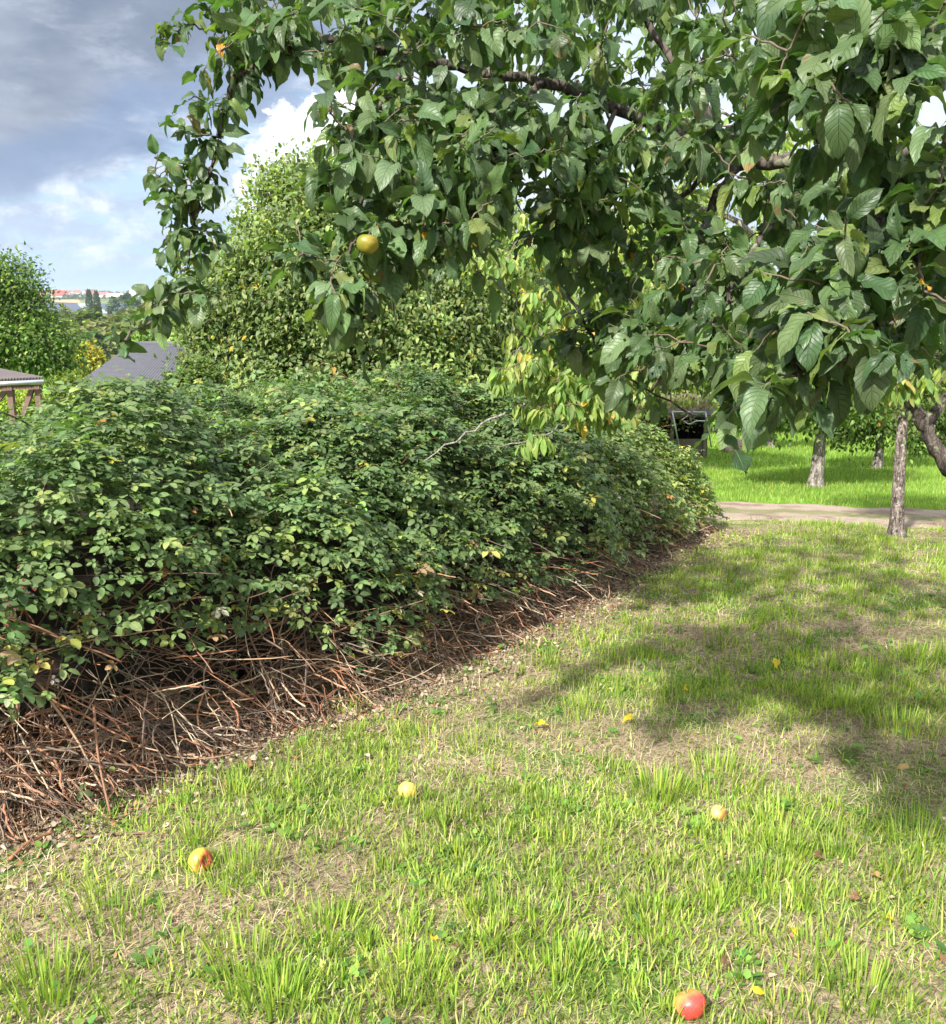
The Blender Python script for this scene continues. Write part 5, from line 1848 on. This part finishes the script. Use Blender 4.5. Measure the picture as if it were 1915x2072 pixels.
# metal frame leaning before it
fr = empty('metal_frame', (at(1380, 880, TY - 1).x, TY - 1, gz), 'thin grey tubular metal frame standing before the timber shed', 'frame')
a_, b_, c_, d_ = at(1361, 833, TY - 1), at(1428, 834, TY - 1), at(1440, 905, TY - 1), at(1375, 905, TY - 1)
for nm, pq in (('upright', (a_, d_)), ('upright', (b_, c_)), ('top_rail', (a_, b_))):
    ac = Acc(); ac.tube(list(pq), 0.016, 6); ac.build(nm, M_metal, fr)
ac = Acc()
m1, m2 = at(1385, 852, TY - .8), at(1430, 852, TY - .8)
ac.tube(smooth_path([m1, at(1395, 858, TY - .8), at(1410, 852, TY - .8), m2], 4), 0.012, 5)
ac.build('cross_rail', M_metal, fr)
# wooden crate / stump on the grass
cr = empty('wooden_crate', onground(1480, 915), 'small weathered wooden crate on the grass right of the timber shed', 'crate')
p = onground(1480, 915)
for nm, c_, sz in (('front_board', (0, -.2, .11), (.42, .02, .1)), ('front_board', (0, -.2, .24), (.42, .02, .1)), ('back_board', (0, .2, .17), (.42, .02, .3)),
                   ('side_board', (-.2, 0, .17), (.02, .38, .3)), ('side_board', (.2, 0, .17), (.02, .38, .3)), ('bottom_board', (0, 0, .03), (.38, .38, .02))):
    ac = Acc(); ac.box(p + Vector(c_), sz); ac.build(nm, M_plank, cr, smooth=False)

# ------------------------------------------------------------------ shrubs between thicket and roof
def shrub(name, label, px, py, Y, rx, ry, cols, n=900, size=0.06, per=10, group=None):
    l = px_lobe(px, py, Y, rx, ry)
    b = Vector((l[0], l[1], float(gh(l[0], l[1]))))
    make_tree(name, label, 'shrub', b, [b, b.lerp(Vector(l[:3]), .4), b.lerp(Vector(l[:3]), .8)], [l, (l[0] - l[3] * .6, l[1], l[2] - l[5] * .4, l[3] * .6, l[4] * .7, l[5] * .7), (l[0] + l[3] * .6, l[1], l[2] - l[5] * .3, l[3] * .6, l[4] * .7, l[5] * .7)],
              n // 2, per, size, cols, r0=0.03, spread=l[3] * 0.12, hang=-0.2, shell=0.3, group=group, twig=False, bark=M_bark)


shrub('golden_shrub', 'bright yellow green shrub below the grey tiled roof', 222, 806, 11.0, 32, 30, [(0.22, 0.30, 0.03), (0.16, 0.24, 0.03), (0.3, 0.33, 0.05)], size=0.05)
shrub('leafy_shrub', 'olive green shrub between the shed and the grey roof', 146, 800, 11.5, 44, 44, [(0.12, 0.18, 0.03), (0.18, 0.22, 0.04)], size=0.05)
shrub('leafy_shrub', 'sunlit yellow bush seen under the shed roof', 35, 815, 19.0, 60, 30, [(0.22, 0.30, 0.04), (0.3, 0.34, 0.05)], size=0.08)
shrub('dark_shrub', 'dark green shrub on the left foot of the walnut tree', 395, 775, 11.0, 50, 45, [(0.08, 0.13, 0.03), (0.13, 0.18, 0.04)], size=0.06)
shrub('yellow_tree', 'small autumn yellow tree left of the grey tiled roof', 183, 728, 60.0, 24, 30, [(0.34, 0.32, 0.05), (0.42, 0.34, 0.05)], size=0.28, n=700)
shrub('leafy_shrub', 'bright green bush above the ridge of the grey roof', 325, 690, 75.0, 55, 22, [(0.13, 0.22, 0.04), (0.19, 0.28, 0.06)], size=0.35, n=800)
shrub('leafy_shrub', 'bright green bush beyond the roof beside the walnut tree', 385, 690, 70.0, 45, 40, [(0.12, 0.2, 0.04), (0.19, 0.26, 0.05)], size=0.3, n=800)

# ------------------------------------------------------------------ valley woods
T_clump = [leaf_tmpl(0.55, 2, 1, 0.5, 0.6, 0.0, 0, 0.9, 0.6, seed=i + 500) for i in range(3)]


def far_crown(acc_, x, y, z0, h, w, col, n=260, sz=None):
    n = int(n * 1.4)
    d = sph(n)
    wob = 1 + 0.25 * (fbm(d[:, 0] * 2 + x, d[:, 2] * 2 + y, 8, 2) - 0.5) * 2
    P = np.array([x, y, z0 + h * 0.58]) + d * np.array([w / 2, w / 2, h * 0.44]) * (rng.uniform(0.72, 1.0, n) * wob)[:, None]
    C = pal(n, [col, tuple(c * 0.75 for c in col), tuple(c * 1.3 for c in col)], None, 0.12)
    scatter(acc_, T_clump, P, d + sph(n) * .5, d * .8 + np.array([0, 0, .9]) + sph(n) * .3, (sz or w * 0.16) * rng.uniform(.6, 1.3, n), C)


vw = Acc()
for i in range(330):
    y = rng.uniform(110, 1000)
    y = 110 + (y - 110) * rng.uniform(.2, 1)
    x = fx(rng.uniform(-150, 900), y)
    if i > 280:
        y = rng.uniform(60, 110); x = rng.uniform(-8, 60)
    h = rng.uniform(7, 14) if y > 150 else rng.uniform(4, 7)
    w = h * rng.uniform(0.7, 1.0)
    c = [(0.075, 0.115, 0.035), (0.11, 0.14, 0.045), (0.06, 0.10, 0.035), (0.16, 0.17, 0.07), (0.19, 0.17, 0.08)][rng.choice(5, p=[.3, .3, .2, .15, .05])]
    g = float(gh(x, y))
    # keep the tops below the fields behind
    if y < 1000:
        lim = EYE - y * (632 - 610 + rng.uniform(0, 30)) / F
        h = min(h, max(3.5, lim - g))
        w = min(w, h * 1.1)
    far_crown(vw, x, y, g, h, w, c)
tag(vw.build('valley_woods', M_far), 'mixed green woodland filling the valley below the town', kind='stuff')


def far_tree(name, label, px, ptop, Y, wpx, col, n=420, cat='tree', tall=None, group=None):
    n = n * 3 if tall else n
    x = fx(px, Y)
    g = float(gh(x, Y))
    zt_ = at(px, ptop, Y).z
    h = zt_ - g
    w = wpx / F * Y
    root = empty(name, (x, Y, g), label, cat, group)
    ac = Acc()
    if tall:
        nn = n
        t = rng.random(nn)
        rad = w / 2 * (np.sin(np.pi * np.clip(t * 0.93 + 0.05, 0, 1)) ** 0.55) * rng.uniform(.6, 1, nn)
        a = rng.uniform(0, 6.28, nn)
        P = np.stack([x + rad * np.cos(a), Y + rad * np.sin(a), g + h * (0.06 + 0.94 * t)], -1)
        dd = np.stack([np.cos(a), np.sin(a), np.full(nn, 1.2)], -1)
        scatter(ac, T_clump, P, dd, dd * [1, 1, 0] + sph(nn) * .5, w * .22 * rng.uniform(.6, 1.3, nn), pal(nn, [col, tuple(c * .7 for c in col)], None, .12))
    else:
        far_crown(ac, x, Y, g, h, w, col, n, w * 0.13)
    ac.build('crown', M_far, root)
    tk = Acc()
    tk.tube([(x, Y, g - .2), (x, Y, g + h * .25), (x + .1, Y, g + h * .6)], [w * .05, w * .04, w * .02], 6)
    tk.build('trunk', M_bark, root)


far_tree('poplar_tree', 'left of the two tall poplars standing before the netted field', 181, 587, 560, 15, (0.055, 0.09, 0.04), tall=1)
far_tree('poplar_tree', 'right of the two tall poplars standing before the netted field', 196, 590, 560, 15, (0.06, 0.10, 0.045), tall=1)
far_tree('round_tree', 'wide dark green tree right of the poplars below the white flats', 252, 603, 620, 66, (0.05, 0.09, 0.04), 700)
far_tree('round_tree', 'olive crowned tree at the left of the valley below the netted field', 128, 622, 380, 38, (0.15, 0.16, 0.055), 600)
far_tree('round_tree', 'olive green tree in front of the left poplar', 163, 626, 330, 36, (0.10, 0.125, 0.045), 600)
far_tree('round_tree', 'pale green round tree right of the poplars in the valley', 270, 624, 350, 46, (0.13, 0.18, 0.06), 600)
far_tree('round_tree', 'dark grey green tree low in the valley left of the roof', 172, 672, 170, 34, (0.07, 0.095, 0.05), 500)
far_tree('round_tree', 'brownish tree standing in the middle of the valley', 222, 632, 420, 22, (0.16, 0.13, 0.08), 400)
far_tree('round_tree', 'green tree in the valley left of the walnut crown', 372, 622, 300, 70, (0.09, 0.14, 0.045), 700)
far_tree('round_tree', 'bright green tree in the dip above the small yellow tree', 215, 668, 150, 46, (0.10, 0.15, 0.05), 500)

# ------------------------------------------------------------------ far town
def house_mesh(w, d, h, roofh, wallc, roofc):
    ac = Acc()
    V = [(-w / 2, -d / 2, -2), (w / 2, -d / 2, -2), (w / 2, d / 2, -2), (-w / 2, d / 2, -2), (-w / 2, -d / 2, h), (w / 2, -d / 2, h), (w / 2, d / 2, h), (-w / 2, d / 2, h)]
    ac.add(V + [(-w / 2, 0, h + roofh), (w / 2, 0, h + roofh)], [np.array([[0, 1, 5, 4], [1, 2, 6, 5], [2, 3, 7, 6], [3, 0, 4, 7]]), np.array([[4, 8, 7][::-1], [5, 6, 9]])], wallc)
    e = .5
    V = [(-w / 2 - e, -d / 2 - e, h - .3), (w / 2 + e, -d / 2 - e, h - .3), (w / 2 + e, 0, h + roofh + .1), (-w / 2 - e, 0, h + roofh + .1), (w / 2 + e, d / 2 + e, h - .3), (-w / 2 - e, d / 2 + e, h - .3)]
    ac.add(V, np.array([[0, 1, 2, 3], [3, 2, 4, 5]]), roofc)
    nwin = max(2, int(w / 3.5))
    for fl_ in range(max(1, int(h / 3))):
        for k in range(nwin):
            x = -w / 2 + (k + .5) * w / nwin
            ac.box((x, -d / 2 - .02, 1.5 + 3 * fl_), (1.2, 0.1, 1.3), col=(0.06, 0.07, 0.09))
    return ac


M_town = simple_mat('painted_render', (1, 1, 1), 0.8, 0.06, 0.2, attr=True)
protos = []
for k in range(6):
    wc = [(0.72, 0.70, 0.66), (0.66, 0.60, 0.50), (0.70, 0.68, 0.66), (0.62, 0.58, 0.52), (0.74, 0.73, 0.72), (0.6, 0.5, 0.38)][k]
    rc = [(0.25, 0.085, 0.065), (0.20, 0.075, 0.06), (0.14, 0.10, 0.09), (0.27, 0.11, 0.08), (0.10, 0.095, 0.10), (0.22, 0.10, 0.075)][k]
    protos.append((house_mesh(rng.uniform(9, 14), rng.uniform(8, 11), rng.choice([4, 6]), rng.uniform(3, 4.5), wc, rc), k))
meshes = []
labs = ['white house with bright red roof in the far town', 'cream house with dark red roof in the far town', 'pale house with brown roof in the far town',
        'beige house with orange red roof in the far town', 'white house with grey roof in the far town', 'tan house with red roof in the far town']
first = {}
hs = [(px_, rng.uniform(1560, 1950)) for px_ in np.concatenate([rng.uniform(50, 400, 46), rng.uniform(400, 1000, 10)])]
for i, (px, Y) in enumerate(hs):
    k = int(rng.choice(6, p=[.2, .15, .2, .15, .2, .1]))
    x = fx(px, Y)
    loc = (x, Y, float(gh(x, Y)) + 0.2)
    if k not in first:
        o = protos[k][0].build('town_house', M_town, None, smooth=False)
        first[k] = o
    else:
        o = first[k].copy()
        COL.objects.link(o)
    o.location = loc
    o.rotation_euler = (0, 0, rng.uniform(-1.2, 1.2))
    s_ = rng.uniform(0.85, 1.3)
    o.scale = (s_, s_, s_)
    tag(o, labs[k], 'house', 'houses of the far town')


def big_house(label, px, py, Y, w, d, h, rh, wc, rc, rz):
    o = house_mesh(w, d, h, rh, wc, rc).build('town_house', M_town, None, smooth=False)
    x = fx(px, Y)
    o.location = (x, Y, float(gh(x, Y)) + .3)
    o.rotation_euler = (0, 0, rz)
    tag(o, label, 'house', 'large red roofed houses of the far town')


big_house('largest red roofed house of the far town', 122, 592, 1530, 24, 16, 5, 8, (0.7, 0.66, 0.6), (0.30, 0.07, 0.055), 0.5)
big_house('long red roofed house at the left end of the far town', 70, 588, 1560, 30, 14, 5, 6, (0.7, 0.67, 0.62), (0.26, 0.09, 0.07), 0.15)
big_house('long red roofed white building behind the poplars', 200, 590, 1580, 34, 12, 6, 4, (0.75, 0.74, 0.7), (0.28, 0.11, 0.09), 0.05)
big_house('long cream hall left of the white flats', 235, 597, 1540, 26, 12, 6, 2, (0.66, 0.62, 0.46), (0.5, 0.48, 0.42), 0.0)


def tower(px, Y, w, h, lab, name='apartment_tower'):
    x = fx(px, Y)
    g = float(gh(x, Y))
    root = empty(name, (x, Y, g), lab, 'tower block', 'white apartment towers of the far town')
    ac = Acc(); ac.box((x, Y, g + h / 2 - 1), (w, w * .8, h + 2), col=(0.62, 0.63, 0.65)); ac.box((x + w * .2, Y, g + h + 1), (w * .3, w * .3, 2.5), col=(0.7, 0.7, 0.7))
    ac.build('wall', M_town, root, smooth=False)
    ac = Acc()
    for k in range(int(h / 3)):
        ac.box((x, Y - w * .4 - .05, g + 2 + 3 * k), (w * .8, .15, 1.1), col=(0.36, 0.40, 0.46))
    ac.build('window_bands', M_town, root, smooth=False)


tower(271, 1540, 9, 14, 'leftmost narrow tower of the white flats')
tower(281, 1545, 10, 17, 'tallest of the white flats left of the hanging branch')
tower(292, 1550, 10, 12, 'broad lower tower right of the tallest white flats')
tower(374, 1480, 12, 26, 'left tower of the pair seen behind the hanging branch')
tower(386, 1500, 10, 21, 'right tower of the pair seen behind the hanging branch')

tt = Acc()
for i in range(420):
    Y = rng.uniform(1515, 1980)
    x = fx(rng.uniform(0, 520) if i % 4 else rng.uniform(500, 1000), Y)
    h = rng.uniform(3.5, 7)
    far_crown(tt, x, Y, float(gh(x, Y)), h, h * 1.5, [(0.06, 0.09, 0.04), (0.09, 0.12, 0.05)][i % 2], 70, 2.2)
for i in range(60):
    Y = 1505 + rng.normal(0, 4)
    x = fx(40 + i * 6.5, Y)
    far_crown(tt, x, Y, float(gh(x, Y)), 3.2, 8, (0.05, 0.08, 0.035), 40, 1.8)
tag(tt.build('town_trees', M_far), 'dark garden trees and hedges between the far houses', kind='stuff')


# ------------------------------------------------------------------ the air itself
def haze_box():
    ac = Acc()
    x0, x1, y0, y1, z0, z1 = -5300, 5300, -5300, 5300, -60, 75
    ac.box(((x0 + x1) / 2, (y0 + y1) / 2, (z0 + z1) / 2), (x1 - x0, y1 - y0, z1 - z0))
    m, n = new_mat('haze_air')
    v = n.n('ShaderNodeVolumePrincipled', {'Color': (0.75, 0.85, 1.0, 1), 'Density': 0.00016, 'Anisotropy': 0.2})
    n.t.links.new(v.outputs[0], n.n('ShaderNodeOutputMaterial').inputs['Volume'])
    return tag(ac.build('haze', m, smooth=False), 'thin bluish haze softening the far valley and town', kind='stuff')


haze_box()
